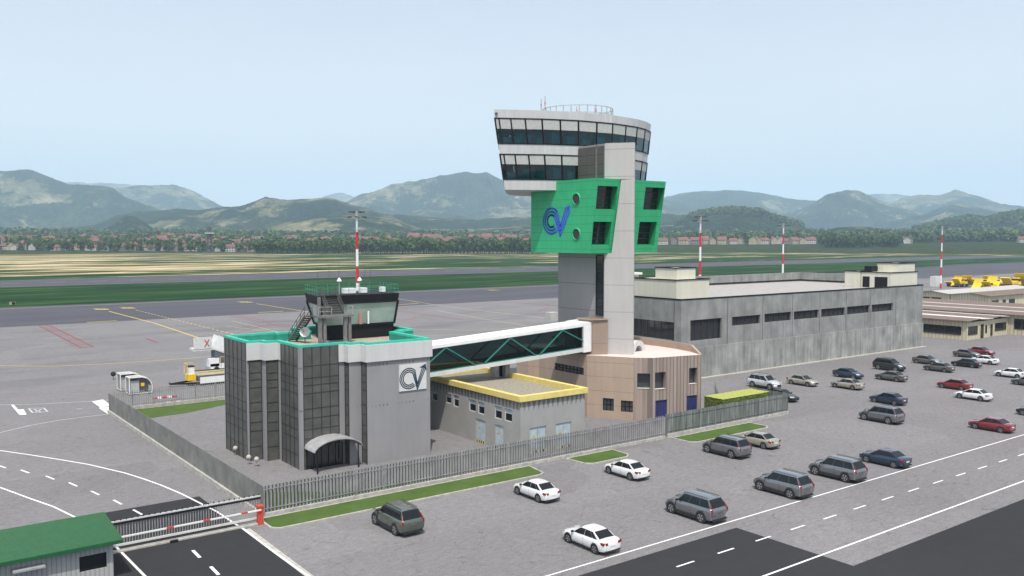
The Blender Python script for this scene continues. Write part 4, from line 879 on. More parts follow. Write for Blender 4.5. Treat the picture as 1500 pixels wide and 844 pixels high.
#%%PART3
# ================================================================== FENCES
def fence(nm, a, b, label, h=2.75, base=.45, pitch=.26, pw=.10, mat='picket', kerbw=.45, rear=False, group='palisade fences round the compound'):
    a, b = Vector(a), Vector(b); d = (b - a); L = d.length; d.normalize(); n_ = Vector((-d.y, d.x))
    F = E_(nm, (*a, 0), label, 'fence', group)
    m = MB(); q = [a - n_ * kerbw / 2, b - n_ * kerbw / 2, b + n_ * kerbw / 2, a + n_ * kerbw / 2]; m.prism([tuple(v) for v in q], 0, base); m.build('base_wall', 'kerb', F)
    m = MB(); k = int(L / pitch)
    for i in range(k + 1):
        p = a + d * (i * pitch)
        jit = random.uniform(-.03, .03); hh = h + jit
        e = d * pw / 2; t = n_ * .02
        pts = [p - e - t, p + e - t, p + e + t, p - e + t]; m.prism([tuple(v) for v in pts], base, hh, top=None)
    m.build('pickets', mat, F, fix=False)
    if rear:  # dark second row added so the gaps between pickets read as shaded
        m = MB()
        for i in range(k):
            p = a + d * ((i + .5) * pitch) + n_ * .09; m.bar((*p, base), (*p, h - .12), pw * .9, .03)
        m.build('dark_gap_bars', 'dark_steel', F, fix=False)
    m = MB()
    for zz_ in (base + .35, h - .4): m.bar((*(a - n_ * .05), zz_), (*(b - n_ * .05), zz_), .05, .06)
    for i in range(int(L / 2.9) + 1):
        p = a + d * (i * 2.9) - n_ * .08; m.bar((*p, base), (*p, h - .1), .09)
    m.build('rail', mat, F)
    return F
fence('palisade_fence', (27.55, 72.6), (27.55, 128.8), 'long pale palisade fence running away along the left side of the compound', pw=.12, pitch=.24, mat='picket_dark')
fence('palisade_fence', (27.7, 72.55), (77.2, 72.55), 'pale palisade fence along the kerbed lawns before the office block', h=2.75, base=.32, pitch=.33, pw=.13, rear=True)
fence('palisade_fence', (27.8, 129.4), (76, 129.4), 'palisade fence at the back of the compound before the ground equipment', pw=.07, pitch=.30)
fence('sheet_fence', (77.5, 72.55), (101.2, 72.55), 'dark weathered close boarded fence before the clipped hedge', h=2.85, pitch=.34, pw=.31, mat='sheet_fence', group=None)
fence('sheet_fence', (101.3, 72.7), (101.3, 79.0), 'short close boarded fence return beside the hidden dark car', h=2.85, pitch=.34, pw=.31, mat='sheet_fence', group=None)
fence('wire_fence', (95.5, 79.5), (104.5, 88.0), 'thin pale wire fence behind the clipped hedge', h=2.2, pitch=.5, pw=.04, base=.1, group=None)
# clipped hedge
H_ = E_('hedge', (95.3, 76.4, 0), 'clipped block hedge with a flat yellow-green top behind the dark fence', 'hedge')
m = MB()
def rough_grid(m, o, u, v, nu, nv, amp, nrm, mi=0):
    P_ = [[Vector(o) + Vector(u) * (i / nu) + Vector(v) * (j / nv) + Vector(nrm) * random.uniform(-amp, amp) for j in range(nv + 1)] for i in range(nu + 1)]
    for i in range(nu):
        for j in range(nv): m.poly([P_[i][j], P_[i + 1][j], P_[i + 1][j + 1], P_[i][j + 1]], mi)
rough_grid(m, (90.6, 74.8, 0), (9.7, 0, 0), (0, 0, 2.85), 60, 16, .07, (0, 1, 0)); rough_grid(m, (90.6, 78, 0), (0, -3.2, 0), (0, 0, 2.85), 22, 16, .07, (1, 0, 0))
rough_grid(m, (100.3, 74.8, 0), (0, 3.2, 0), (0, 0, 2.85), 22, 16, .07, (1, 0, 0)); rough_grid(m, (90.6, 78, 0), (9.7, 0, 0), (0, 0, 2.85), 60, 16, .07, (0, 1, 0))
for k in range(2500):
    s_ = random.random(); p = Vector((90.6 + 9.7 * random.random(), 74.75, random.random() * 2.8)) if s_ < .6 else Vector((90.55, 74.8 + 3.2 * random.random(), random.random() * 2.8))
    a = Vector((random.uniform(-.12, .12), random.uniform(-.08, .04), random.uniform(-.12, .12))); b = Vector((random.uniform(-.12, .12), random.uniform(-.08, .08), random.uniform(-.12, .12))); m.poly([p, p + a, p + a + b])
m.build('foliage', 'hedge_leaf', H_, fix=False)
m = MB(); rough_grid(m, (90.55, 74.75, 2.86), (9.8, 0, 0), (0, 3.3, 0), 70, 24, .03, (0, 0, 1)); m.build('clipped_top', 'hedge_top_sunlit', H_, fix=False)

# ================================================================== GATE, BARRIER, GUARD HOUSE
GT = E_('sliding_gate', (20, 71.6, 0), 'long grey sliding gate of thin bars closed across the asphalt road', 'gate')
gx0, gx1, gy = 14.6, 26.9, 71.25
m = MB(); i = 0; x = gx0
while x < gx1: m.bar((x, gy, .35), (x, gy, 2.38), .045); x += .21
m.build('bars', 'galvanised', GT)
m = MB(); m.bar((gx0, gy, 2.28), (gx1, gy, 2.28), .08, .12); m.bar((gx0, gy, .42), (gx1, gy, .42), .12, .16)
m.build('rail', 'off_white', GT); m = MB(); m.bar((gx0, gy - .07, 2.12), (gx1, gy - .07, 2.12), .05, .16); x = gx0
while x < gx1: m.bar((x, gy, 2.34), (x, gy, 2.46), .07); x += .42
m.build('spikes', 'black_metal', GT)
MB().box(gx0 - .2, gy - .6, 0.013, gx1 - .2, gy - .1, .13).build('track_kerb', 'kerb', GT)
MB().box(19.3, gy - .8, .02, 19.9, gy - .62, .2).build('floor_stop', 'black_metal', GT)
BA = E_('road_barrier', (26.6, 70.3, 0), 'red barrier post with its red and white arm lowered before the gate', 'barrier')
g = G(381, 768, 0); bx, by = g.x, g.y
MB().box(bx - .22, by - .22, 0, bx + .22, by + .22, 1.45).build('housing', 'barrier_red', BA)
MB().box(bx - .27, by - .27, 1.45, bx + .27, by + .27, 1.62).build('housing_cap', 'barrier_red', BA)
MB().bar((bx, by - .3, 1.3), (14.8, by - .3, 1.25), .09, .12).build('arm', 'white_paint', BA)
for t in (.12, .38, .62, .96):
    xx = bx + (14.8 - bx) * t; MB().bar((xx - .28, by - .3, 1.3 - .05 * t), (xx + .28, by - .3, 1.3 - .05 * t), .10, .13).build('arm_band', 'barrier_red', BA)
# guard house
GH = E_('guard_house', (7, 66, 0), 'grey ribbed guard house with a bright green sheet roof at the gate', 'guard house')
gx1_, gy0_, gy1_, gh = 14.05, 65.55, 70.2, 2.82
Wg = Wall((-6, gy0_, 0), (gx1_, gy0_, 0), (gx1_, gy0_, gh), (-6, gy0_, gh))
hg = Wg.rect(116, 818, 157, 836); hg = (hg[0], max(.9, hg[1]), hg[2], 2.0)
m = MB(); Wg.face(m, [hg], .3, 0); m.poly([(gx1_, gy0_, 0), (gx1_, gy1_, 0), (gx1_, gy1_, gh), (gx1_, gy0_, gh)]); m.poly([(gx1_, gy1_, 0), (-6, gy1_, 0), (-6, gy1_, gh), (gx1_, gy1_, gh)]); m.poly([(-6, gy1_, 0), (-6, gy0_, 0), (-6, gy0_, gh), (-6, gy1_, gh)])
m.build('wall', 'guard_wall', GH, fix=False); Wg.pane(hg, .27, 'window', 'dark_glass', GH, 1, 1, .05, 'black_metal', .1)
m = MB(); rx0, rx1, ry0, ry1 = -6.8, 14.6, 64.95, 70.65; zc0, zc1 = 2.86, 3.34
n_ = 26
for k in range(n_):
    ya, yb = ry0 + (ry1 - ry0) * k / n_, ry0 + (ry1 - ry0) * (k + 1) / n_; za, zb2 = zc0 + (zc1 - zc0) * k / n_, zc0 + (zc1 - zc0) * (k + 1) / n_; ym = yb - (yb - ya) * .25
    zm = za + (zb2 - za) * .75; m.poly([(rx0, ya, za), (rx1, ya, za), (rx1, ym, zm), (rx0, ym, zm)]); m.poly([(rx0, ym, zm), (rx1, ym, zm), (rx1, ym + .03, zm + .05), (rx0, ym + .03, zm + .05)]); m.poly([(rx0, ym + .03, zm + .05), (rx1, ym + .03, zm + .05), (rx1, yb, zb2), (rx0, yb, zb2)])
for (a, b) in (((rx0, ry0, zc0), (rx1, ry0, zc0)), ((rx1, ry0, zc0), (rx1, ry1, zc1)), ((rx1, ry1, zc1), (rx0, ry1, zc1))):
    m.poly([a, b, (b[0], b[1], b[2] - .26), (a[0], a[1], a[2] - .26)])
m.poly([(rx0, ry0, zc0 - .26), (rx1, ry0, zc0 - .26), (rx1, ry1, zc1 - .26), (rx0, ry1, zc1 - .26)])
m.build('roof', 'guard_green', GH, fix=False)
u0, v0 = Wg.uv(17, 838); MB().box(-6 + u0, gy0_ - .75, 2.0, -6 + u0 + 1.9, gy0_, 2.12).build('awning', 'galvanised', GH)

# ================================================================== SHEDS ON THE RIGHT
def gable(name, label, x0, x1, y0, y1, h, rise, axis, roofs, wins_=(), grp='brown roofed sheds beyond the hall', rots=None):
    """axis = direction of the ridge"""
    o = E_(name, ((x0 + x1) / 2, (y0 + y1) / 2, 0), label, 'shed', grp)
    m = MB(); m.box(x0, y0, 0, x1, y1, h)
    if axis == 'x': xm = None; ym = (y0 + y1) / 2; [m.poly([(xx, y0, h), (xx, y1, h), (xx, ym, h + rise)]) for xx in (x0, x1)]
    else: xm = (x0 + x1) / 2; [m.poly([(x0, yy, h), (x1, yy, h), (xm, yy, h + rise)]) for yy in (y0, y1)]
    m.build('wall', 'shed_wall', o, fix=False); e = .7; t = .14
    if axis == 'y':
        for s_, (xa, xb) in enumerate(((x0 - e, xm), (xm, x1 + e))):
            za = h - e * rise / (xm - x0) if s_ == 0 else h + rise; zb_ = h + rise if s_ == 0 else h - e * rise / (xm - x0)
            m = MB(); v = [(xa, y0 - e, za), (xb, y0 - e, zb_), (xb, y1 + e, zb_), (xa, y1 + e, za)]; m.poly([(a, b, c + t) for a, b, c in v]); m.poly(v[::-1])
            for k in range(4): p, q = v[k], v[(k + 1) % 4]; m.poly([p, q, (q[0], q[1], q[2] + t), (p[0], p[1], p[2] + t)])
            m.build('roof', roofs[s_], o)
        MB().poly([(x0 + .1, y0 - .012, h - .35), (x1 - .1, y0 - .012, h - .35), (xm, y0 - .012, h + rise - .08)]).build('gable_panel', 'black_metal', o, fix=False)
    else:
        for s_, (ya, yb) in enumerate(((y0 - e, ym), (ym, y1 + e))):
            za = h - e * rise / (ym - y0) if s_ == 0 else h + rise; zb_ = h + rise if s_ == 0 else h - e * rise / (ym - y0)
            m = MB(); v = [(x0 - e, ya, za), (x1 + e, ya, za), (x1 + e, yb, zb_), (x0 - e, yb, zb_)]; m.poly([(a, b, c + t) for a, b, c in v]); m.poly(v[::-1])
            for k in range(4): p, q = v[k], v[(k + 1) % 4]; m.poly([p, q, (q[0], q[1], q[2] + t), (p[0], p[1], p[2] + t)])
            m.build('roof', roofs[s_], o)
    for (fc, a, b, za, zc) in wins_:
        W_ = Wall((x0, y0, 0), (x1, y0, 0), (x1, y0, h), (x0, y0, h)) if fc == 's' else Wall((x0, y1, 0), (x0, y0, 0), (x0, y0, h), (x0, y1, h))
        W_.pane((a, za, b, zc), -.05, 'window', 'dark_glass', o, max(1, int((b - a) / 1.3)), 2 if b - a > 2 else 1, .06, 'mullion_dark', .08)
    return o
gable('brown_shed', 'long brown and pink roofed cream shed nearest the car park', 207.6, 218.6, 100.2, 155, 4.5, .24, 'y', ('shed_brown', 'shed_pink'), [('s', .8, 5.2, 1.2, 3.1), ('s', 6.9, 8.2, 0, 3.3), ('s', 9.2, 9.9, 1.2, 3.0), ('w', 34, 53.6, 1.2, 3.1)])
gable('brown_shed', 'cream shed bay with a wide dark window, joined right of the pink roofed shed', 218.7, 229.0, 100.5, 155, 4.5, .22, 'y', ('shed_brown', 'shed_grey'), [('s', 1.4, 2.3, 0.3, 3.0), ('s', 3.6, 9.4, 1.3, 3.1)])
gable('brown_shed', 'cream shed at the right edge, standing further forward than the pink roofed shed', 229.3, 241.3, 70, 155, 4.9, .26, 'y', ('shed_brown', 'shed_grey'), [('w', 56, 84, 1.5, 4.0)])
gable('brown_shed', 'brown and grey striped roof just behind the forward shed at the right edge', 241.5, 254, 70, 155, 4.9, .26, 'y', ('shed_brown', 'shed_grey'))
gable('brown_shed', 'plain brown roof farthest right in the block of joined sheds', 254.2, 268, 80, 150, 4.9, .26, 'y', ('shed_brown', 'shed_brown'))
gable('brown_shed', 'far shed with glazed blue grey doors and a broad pale grey roof slope', 290, 350, 145.6, 157, 5.3, .75, 'x', ('shed_grey', 'shed_brown'), [('w', 1.5, 4.6, .2, 4.0), ('w', 5.2, 8.4, .2, 4.0)])
gable('brown_shed', 'far cream shed with small windows, its roof corner nearest the yellow machines', 290, 350, 133, 145.4, 5.3, .75, 'x', ('shed_brown', 'shed_grey'), [('s', 1.5, 6, 2.6, 3.8), ('s', 9, 11, 2.4, 3.8), ('s', 13.5, 17.5, 2.4, 3.8), ('w', 2, 4.5, 2.0, 3.4)])

# ================================================================== LIGHT MASTS
def mast(px, D, label, htop=29.8):
    r_ = ray(px, 348); d = Vector((r_.x, r_.y)).normalized(); f2 = Vector((math.cos(YAW), math.sin(YAW))); k = D / d.dot(f2); p = d * k
    o = E_('light_mast', (p.x, p.y, 0), label, 'light mast', 'red and white banded light masts on the apron')
    hs = [0, 2.4, 6.2, 10.0, 13.8, 17.6, 21.4, 25.2, 28.6]; r0, r1 = .46, .22
    for i in range(len(hs) - 1):
        ra = r0 + (r1 - r0) * hs[i] / 28.6; rb = r0 + (r1 - r0) * hs[i + 1] / 28.6
        red = (len(hs) - 1 - i) % 2 == 0
        MB().tube((p.x, p.y, hs[i]), (p.x, p.y, hs[i + 1]), ra, rb, 14).build('pole_band', 'pole_red' if red else 'pole_white', o, smooth=False)
    m = MB(); m.bar((p.x - .8, p.y + .6, 28.5), (p.x + .8, p.y - .6, 28.5), .2, .3); m.tube((p.x, p.y, 27.8), (p.x, p.y, 29.9), .3, .3, 10); m.build('head_frame', 'galvanised', o)
    rt = Vector((RT.x, RT.y, 0))
    for zz_, rr_ in ((28.6, 1.9), (29.7, 1.5)):
        for k in range(6):
            a = 2 * math.pi * (k + .5 * (zz_ > 29)) / 6; q = Vector((p.x + rr_ * math.cos(a), p.y + rr_ * math.sin(a), zz_)); c_ = Vector((p.x, p.y, zz_ - .1)); dr = (q - c_).normalized()
            m = MB(); m.bar(c_, q, .08); m.bar(q - dr * .35, q + dr * .35 + Vector((0, 0, -.1)), .55, .28); m.build('floodlight', 'dark_steel', o)
mast(523, 197, 'tall banded light mast directly behind the rooftop cab of the office block')
mast(1026, 242, 'banded light mast rising behind the near roof room of the hall')
mast(1147.5, 341, 'banded light mast behind the middle of the long hall')
mast(1380, 414, 'banded light mast behind the brown roofed sheds')

# ================================================================== CARS
def lerp(a, b, t): return a + (b - a) * t
def car_mesh(style):
    S = dict(sedan=dict(L=2.30, Rr=-2.33, w=.90, wb=1.40, hood=.93, belt=.96, deck=1.06, roof=1.47, wr=.34, cab=(1.08, .22, -1.02, -1.86)),
             suv=dict(L=2.30, Rr=-2.42, w=.95, wb=1.43, hood=1.13, belt=1.15, deck=1.16, roof=1.80, wr=.40, cab=(1.06, .36, -1.92, -2.31)))[style]
    prof = []   # x, halfwidth, bottom, shoulder z, centre z
    L, B, w_ = S['L'], S['Rr'], S['w']
    c0, c1, c2, c3 = S['cab']
    xs = [(L, .60, .42, .60, .62), (L - .06, .72, .26, .66, .69), (L - .28, .82, .20, .74, .79), (L - .7, .87, .19, S['hood'] - .10, S['hood'] - .02), (c0 + .05, w_ - .015, .19, S['belt'] - .05, S['hood'] + .06), (c1, w_, .19, S['belt'] - .03, S['belt'] + .02),
          (0, w_, .19, S['belt'], S['belt'] + .02), (c2, w_, .19, S['belt'] + .02, S['belt'] + .03), (c3, w_ - .01, .20, S['belt'] + .03, S['deck'] + .02), (B + .32, w_ - .04, .22, S['deck'] - .05, S['deck']), (B + .08, w_ - .11, .26, S['deck'] - .12, S['deck'] - .03), (B, w_ - .20, .34, S['deck'] - .22, S['deck'] - .14)]
    if style == 'suv': xs[-4] = (c3 + .1, w_ - .01, .22, S['belt'] + .04, S['deck'] + .04); xs[-3] = (B + .12, w_ - .03, .24, S['deck'], S['deck'] + .02); xs[-2] = (B + .05, w_ - .06, .30, S['deck'] - .1, S['deck'] - .04); xs[-1] = (B, w_ - .12, .38, S['deck'] - .25, S['deck'] - .18)
    bm = bmesh.new(); rings = []
    if style == 'suv': xs = [(a, b, c + .06, d, e) for a, b, c, d, e in xs]
    for x, hw, zb_, zs_, zc in xs:
        pts = [(0, zb_), (.72 * hw, zb_), (.93 * hw, zb_ + .07), (hw, lerp(zb_, zs_, .35)), (hw * 1.005, lerp(zb_, zs_, .62)), (hw * .975, lerp(zb_, zs_, .88)), (hw * .90, zs_ + .015), (hw * .62, lerp(zs_, zc, .75) + .01), (0, zc)]
        r_ = [bm.verts.new((x, y, z_)) for y, z_ in pts] + [bm.verts.new((x, -y, z_)) for y, z_ in reversed(pts[1:-1])]; rings.append(r_)
    for a, b in zip(rings[:-1], rings[1:]):
        n_ = len(a)
        for i in range(n_): bm.faces.new((a[i], a[(i + 1) % n_], b[(i + 1) % n_], b[i]))
    bm.faces.new(rings[0]); bm.faces.new(rings[-1][::-1])
    # cabin shell
    zb1 = S['belt'] - .02; hw0, hw1 = w_ * .885, w_ * .70; rf = S['roof']
    def sec(x, hb, hr, zr_): return [(x[0], hb, zb1), (x[1], (hb * .35 + hr * .65) + .02, lerp(zb1, zr_, .66)), (x[2], hr, zr_ - .045), (x[2], hr * .6, zr_ - .005), (x[2], 0, zr_)]
    cab_secs = []
    for t, xb, xr, dz in ((0, c0, c1, 0), (.33, lerp(c0, c3, .33), lerp(c1, c2, .30), .012), (.66, lerp(c0, c3, .66), lerp(c1, c2, .68), .008), (1, c3, c2, -.03)):
        cab_secs.append([bm.verts.new(p) for p in sec((xb, lerp(xb, xr, .66), xr), hw0 - (.04 if t in (0, 1) else 0), hw1 - (.02 if t in (0, 1) else 0), rf + dz)])
    def mir(vs): return [bm.verts.new((v.co.x, -v.co.y, v.co.z)) if abs(v.co.y) > 1e-6 else v for v in vs]
    cab_m = [mir(v) for v in cab_secs]
    for side in (cab_secs, cab_m):
        for a, b in zip(side[:-1], side[1:]):
            for i in range(4): bm.faces.new((a[i], a[i + 1], b[i + 1], b[i]))
    for a, b in ((cab_secs[0], cab_m[0]), (cab_secs[-1], cab_m[-1])):
        for i in range(4):
            vs = [a[i], a[i + 1], b[i + 1], b[i]]; vs = [v for k, v in enumerate(vs) if v not in vs[:k]]
            if len(vs) > 2: bm.faces.new(vs)
    bmesh.ops.recalc_face_normals(bm, faces=bm.faces)
    me = bpy.data.meshes.new('body'); bm.to_mesh(me); bm.free(); me.polygons.foreach_set('use_smooth', [True] * len(me.polygons))
    try: me.set_sharp_from_angle(angle=R(38))
    except Exception: pass
    S.update(hw0=hw0, hw1=hw1, zb1=zb1); return me, S
def raw(m, name, mat, smooth=False):
    me = bpy.data.meshes.new(name); me.from_pydata(m.v, [], m.f)
    for q in (mat if isinstance(mat, (list, tuple)) else [mat]): me.materials.append(MAT[q])
    me.polygons.foreach_set('material_index', m.mi)
    bm = bmesh.new(); bm.from_mesh(me); bmesh.ops.recalc_face_normals(bm, faces=bm.faces); bm.to_mesh(me); bm.free()
    if smooth: me.polygons.foreach_set('use_smooth', [True] * len(me.polygons))
    return me
glassy('car_glass', (0.010, 0.012, 0.014), .12, .35); glassy('tail_red', (0.22, 0.012, 0.015), .2); glassy('lamp_clear', (0.62, 0.64, 0.66), .12)
plain('rim', (0.42, 0.42, 0.43), .3, .05, metal=.7); plain('plate', (.70, .70, .68), .6, .03); plain('trim_black', (.018, .018, .02), .6); plain('grille_grey', (.10, .10, .10), .6)
def car_proto(style):
    me, S = car_mesh(style); c0, c1, c2, c3 = S['cab']; rf, zb1, hw0, hw1, w_ = S['roof'], S['zb1'], S['hw0'], S['hw1'], S['w']
    parts = []
    def Q(xb, xr, hb, hr, s0, s1, off, t0=.10, t1=.86, k=.66):
        return None
    # side windows follow the cabin side: from belt (x_b, hb) up to roof (x_r, hr)
    def sp(t, s, sgn):   # t along length 0..1 front->rear at belt; s height 0..1
        xb, xr = lerp(c0, c3, t), lerp(c1, c2, t); m_ = .66
        hb, hr = hw0 - (.04 if t in (0, 1) else 0), hw1 - (.0)
        hm = hb * .35 + hr * .65 + .02; zt_ = rf - .045
        if s <= m_: q = s / m_; return Vector((lerp(xb, lerp(xb, xr, .66), q), (lerp(hb, hm, q) + .012) * sgn, lerp(zb1, lerp(zb1, rf, .66), q)))
        q = (s - m_) / (1 - m_); return Vector((lerp(lerp(xb, xr, .66), xr, q), (lerp(hm, hr, q) + .012) * sgn, lerp(lerp(zb1, rf, .66), zt_, q)))
    spans = ((.06, .43), (.442, .76), (.772, .93)) if style == 'sedan' else ((.05, .345), (.355, .67), (.68, .955))
    for sgn in (1, -1):
        for a, b in spans:
            m = MB(); lo_, hi_ = .05, .93
            aa = a
            for s0, s1 in ((lo_, .66), (.66, hi_)):
                m.poly([sp(aa, s0, sgn), sp(b, s0, sgn), sp(b, s1, sgn), sp(aa, s1, sgn)])
            parts.append(('side_window', raw(m, 'side_window', 'car_glass'), (0, 0, 0), []))
    def endglass(xb, xr, sgn_x):
        m = MB(); o = .014 * sgn_x
        def ep(s, y): 
            m_ = .66; hb, hr = hw0 - .04, hw1 - .02; hm = hb * .35 + hr * .65 + .02
            x = lerp(xb, xr, s); z_ = lerp(zb1, rf - (.0 if sgn_x > 0 else .03), s); h_ = lerp(hb, hm, s / m_) if s <= m_ else lerp(hm, hr, (s - m_) / (1 - m_))
            return Vector((x + o, y * h_, z_ + .008))
        for s0, s1 in ((.08, .66), (.66, .93)):
            m.poly([ep(s0, -.92), ep(s0, .92), ep(s1, .92), ep(s1, -.92)])
        return m
    parts.append(('windscreen', raw(endglass(c0, c1, 1), 'windscreen', 'car_glass'), (0, 0, 0), []))
    parts.append(('rear_window', raw(endglass(c3, c2, -1), 'rear_window', 'car_glass'), (0, 0, 0), []))
    wr = S['wr']
    ty = MB(); ty.tube((0, -.12, 0), (0, .12, 0), wr, wr, 24); tyre = raw(ty, 'tyre', 'rubber')
    rm = MB(); rm.tube((0, -.125, 0), (0, .125, 0), wr * .66, wr * .66, 20)
    for k in range(10):
        pass
    sp_ = rm
    for k in range(5):
        a = 2 * math.pi * k / 5 + .3
        for sg in (1, -1):
            c_ = Vector((math.cos(a), 0, math.sin(a))); u = Vector((-math.sin(a), 0, math.cos(a)))
            p1, p2 = c_ * wr * .16, c_ * wr * .60; sp_.poly([p1 + u * .03 + Vector((0, .128 * sg, 0)), p2 + u * .075 + Vector((0, .128 * sg, 0)), p2 - u * .075 + Vector((0, .128 * sg, 0)), p1 - u * .03 + Vector((0, .128 * sg, 0))], 1)
    rim = raw(rm, 'rim', ['rim', 'trim_black'])
    ar = MB(); ar.tube((0, -.13, 0), (0, .13, 0), wr * 1.17, wr * 1.17, 24); arch = raw(ar, 'wheel_arch', 'trim_black')
    for sx in (S['wb'], -S['wb']):
        for sy in (1, -1):
            parts.append(('wheel_arch', arch, (sx, sy * (w_ - .125), wr + .03), []))
            parts.append(('wheel', tyre, (sx, sy * (w_ - .11), wr), [('rim', rim)]))
    L, B = S['L'], S['Rr']
    for sy in (1, -1):
        m = MB(); hz = S['hood'] - .20
        m.poly([(L - .03, .40 * sy, hz - .10), (L - .34, (w_ - .055) * sy, hz - .02), (L - .50, (w_ - .05) * sy, hz + .11), (L - .16, .42 * sy, hz + .065)])
        m.v = [(x + .03, y * 1.03, z_) for x, y, z_ in m.v]; parts.append(('headlight', raw(m, 'headlight', 'lamp_clear'), (0, 0, 0), []))
        m = MB()
        if style == 'sedan':
            zt_ = S['deck'] - .10; m.box(B - .012, min(.47 * sy, (w_ - .22) * sy), zt_ - .20, B + .10, max(.47 * sy, (w_ - .22) * sy), zt_ - .03); 
            ya, yb = sorted(((w_ - .25) * sy, (w_ - .045) * sy)); m.box(B + .05, ya, zt_ - .19, B + .36, yb, zt_ - .02)
        else:
            ya, yb = sorted(((w_ - .19) * sy, (w_ - .075) * sy)); m.box(B - .004, ya, .84, B + .12, yb, 1.12)
            m.bar((B + .06, (w_ - .12) * sy, 1.10), (B + .30, (hw1 + .05) * sy, rf - .32), .05, .07)
        parts.append(('tail_light', raw(m, 'tail_light', 'tail_red'), (0, 0, 0), []))
        m = MB(); ya, yb = sorted(((w_ - .02) * sy, (w_ + .17) * sy)); m.box(c0 - .32, ya, S['belt'] + .0, c0 - .20, yb, S['belt'] + .13); parts.append(('mirror', raw(m, 'mirror', 'trim_black'), (0, 0, 0), []))
    m = MB(); m.box(B - .02, -.26, .62 if style == 'sedan' else .80, B + .02, .26, .73 if style == 'sedan' else .92); parts.append(('number_plate', raw(m, 'number_plate', 'plate' if style == 'sedan' else 'grille_grey'), (0, 0, 0), []))
    m = MB(); m.box(L - .05, -.42, .42, L + .012, .42, .60 if style == 'sedan' else .72); parts.append(('grille', raw(m, 'grille', 'trim_black'), (0, 0, 0), []))
    m = MB(); m.box(B - .015, -(w_ - .2), .27, B + .06, w_ - .2, .37); parts.append(('rear_bumper_trim', raw(m, 'rear_bumper_trim', 'trim_black'), (0, 0, 0), []))
    for sy in (1, -1):
      ya, yb = sorted(((w_ - .03) * sy, (w_ + .008) * sy)); m = MB(); m.box(-S['wb'] + .5, ya, .20, S['wb'] - .5, yb, .30 if style == 'sedan' else .44)  # trim made taller on the estate car, its black also shading the lower side
      parts.append(('sill_trim', raw(m, 'sill_trim', 'trim_black'), (0, 0, 0), []))
    for sy in (1, -1):
        for xd in (lerp(c0, c3, .445), lerp(c0, c3, .80), c0 - .05):
            ya, yb = sorted(((w_ - .06) * sy, (w_ + .004) * sy)); m = MB(); m.box(xd - .008, ya, .34, xd + .008, yb, S['belt'] - .12); parts.append(('door_gap', raw(m, 'door_gap', 'trim_black'), (0, 0, 0), []))
    if style == 'suv':
        for sy in (1, -1):
          m = MB(); m.bar((c1 - .05, hw1 * .93 * sy, rf + .04), (c2 + .1, hw1 * .93 * sy, rf + .03), .035)
          parts.append(('roof_rail', raw(m, 'roof_rail', 'trim_black'), (0, 0, 0), []))
    return me, S, parts
PROTO = {k: car_proto(k) for k in ('sedan', 'suv')}
def paintmat(nm, c, metal=.35, rough=.32):
    n = N('car_paint_' + nm); n.color(c); n.set(Metallic=metal, Roughness=rough * .8, Coat_Weight=1.0, Coat_Roughness=.03); MAT['paint_' + nm] = n.m
paintmat('white', (.74, .74, .73), 0, .35); paintmat('bright', (.55, .56, .58), .3, .3); paintmat('silver', (.21, .21, .22), .65, .25); paintmat('red', (.24, .012, .018), .25); paintmat('blue', (.028, .050, .095), .55); paintmat('beige', (.44, .41, .33), .5)
paintmat('grey', (.13, .125, .11), .5); paintmat('dark', (.025, .028, .026), .4); paintmat('olive', (.11, .125, .10), .5); paintmat('black', (.012, .012, .013), .3)
def car(style, colour, px, py, qx, qy, label, facing='L', shift=0):
    me, S, parts = PROTO[style]; k = 1.10 if style == 'sedan' else 1.17
    f, r_ = G(px, py), G(qx, qy); x = (f.x + r_.x) / 2; ymid = (f.y + r_.y) / 2 + shift
    o = bpy.data.objects.new('estate_car' if style == 'suv' else 'saloon_car', None); link(o)
    o.location = (x + S['w'] * k, ymid, .012); o.scale = (k, k, k); o.rotation_euler = (0, 0, R(90) if facing == 'L' else R(-90))
    thing(o, label, 'car', 'cars parked in rows on the grey car park')
    key = (style, colour)
    if key not in BODY: b = me.copy(); b.materials.append(MAT['paint_' + colour]); BODY[key] = b
    bo = link(bpy.data.objects.new('body', BODY[key])); bo.parent = o
    for nm, pm, loc, subs in parts:
        c = link(bpy.data.objects.new(nm, pm)); c.parent = o; c.location = loc
        for sn, sm in subs: d = link(bpy.data.objects.new(sn, sm)); d.parent = c
    return o
BODY = {}
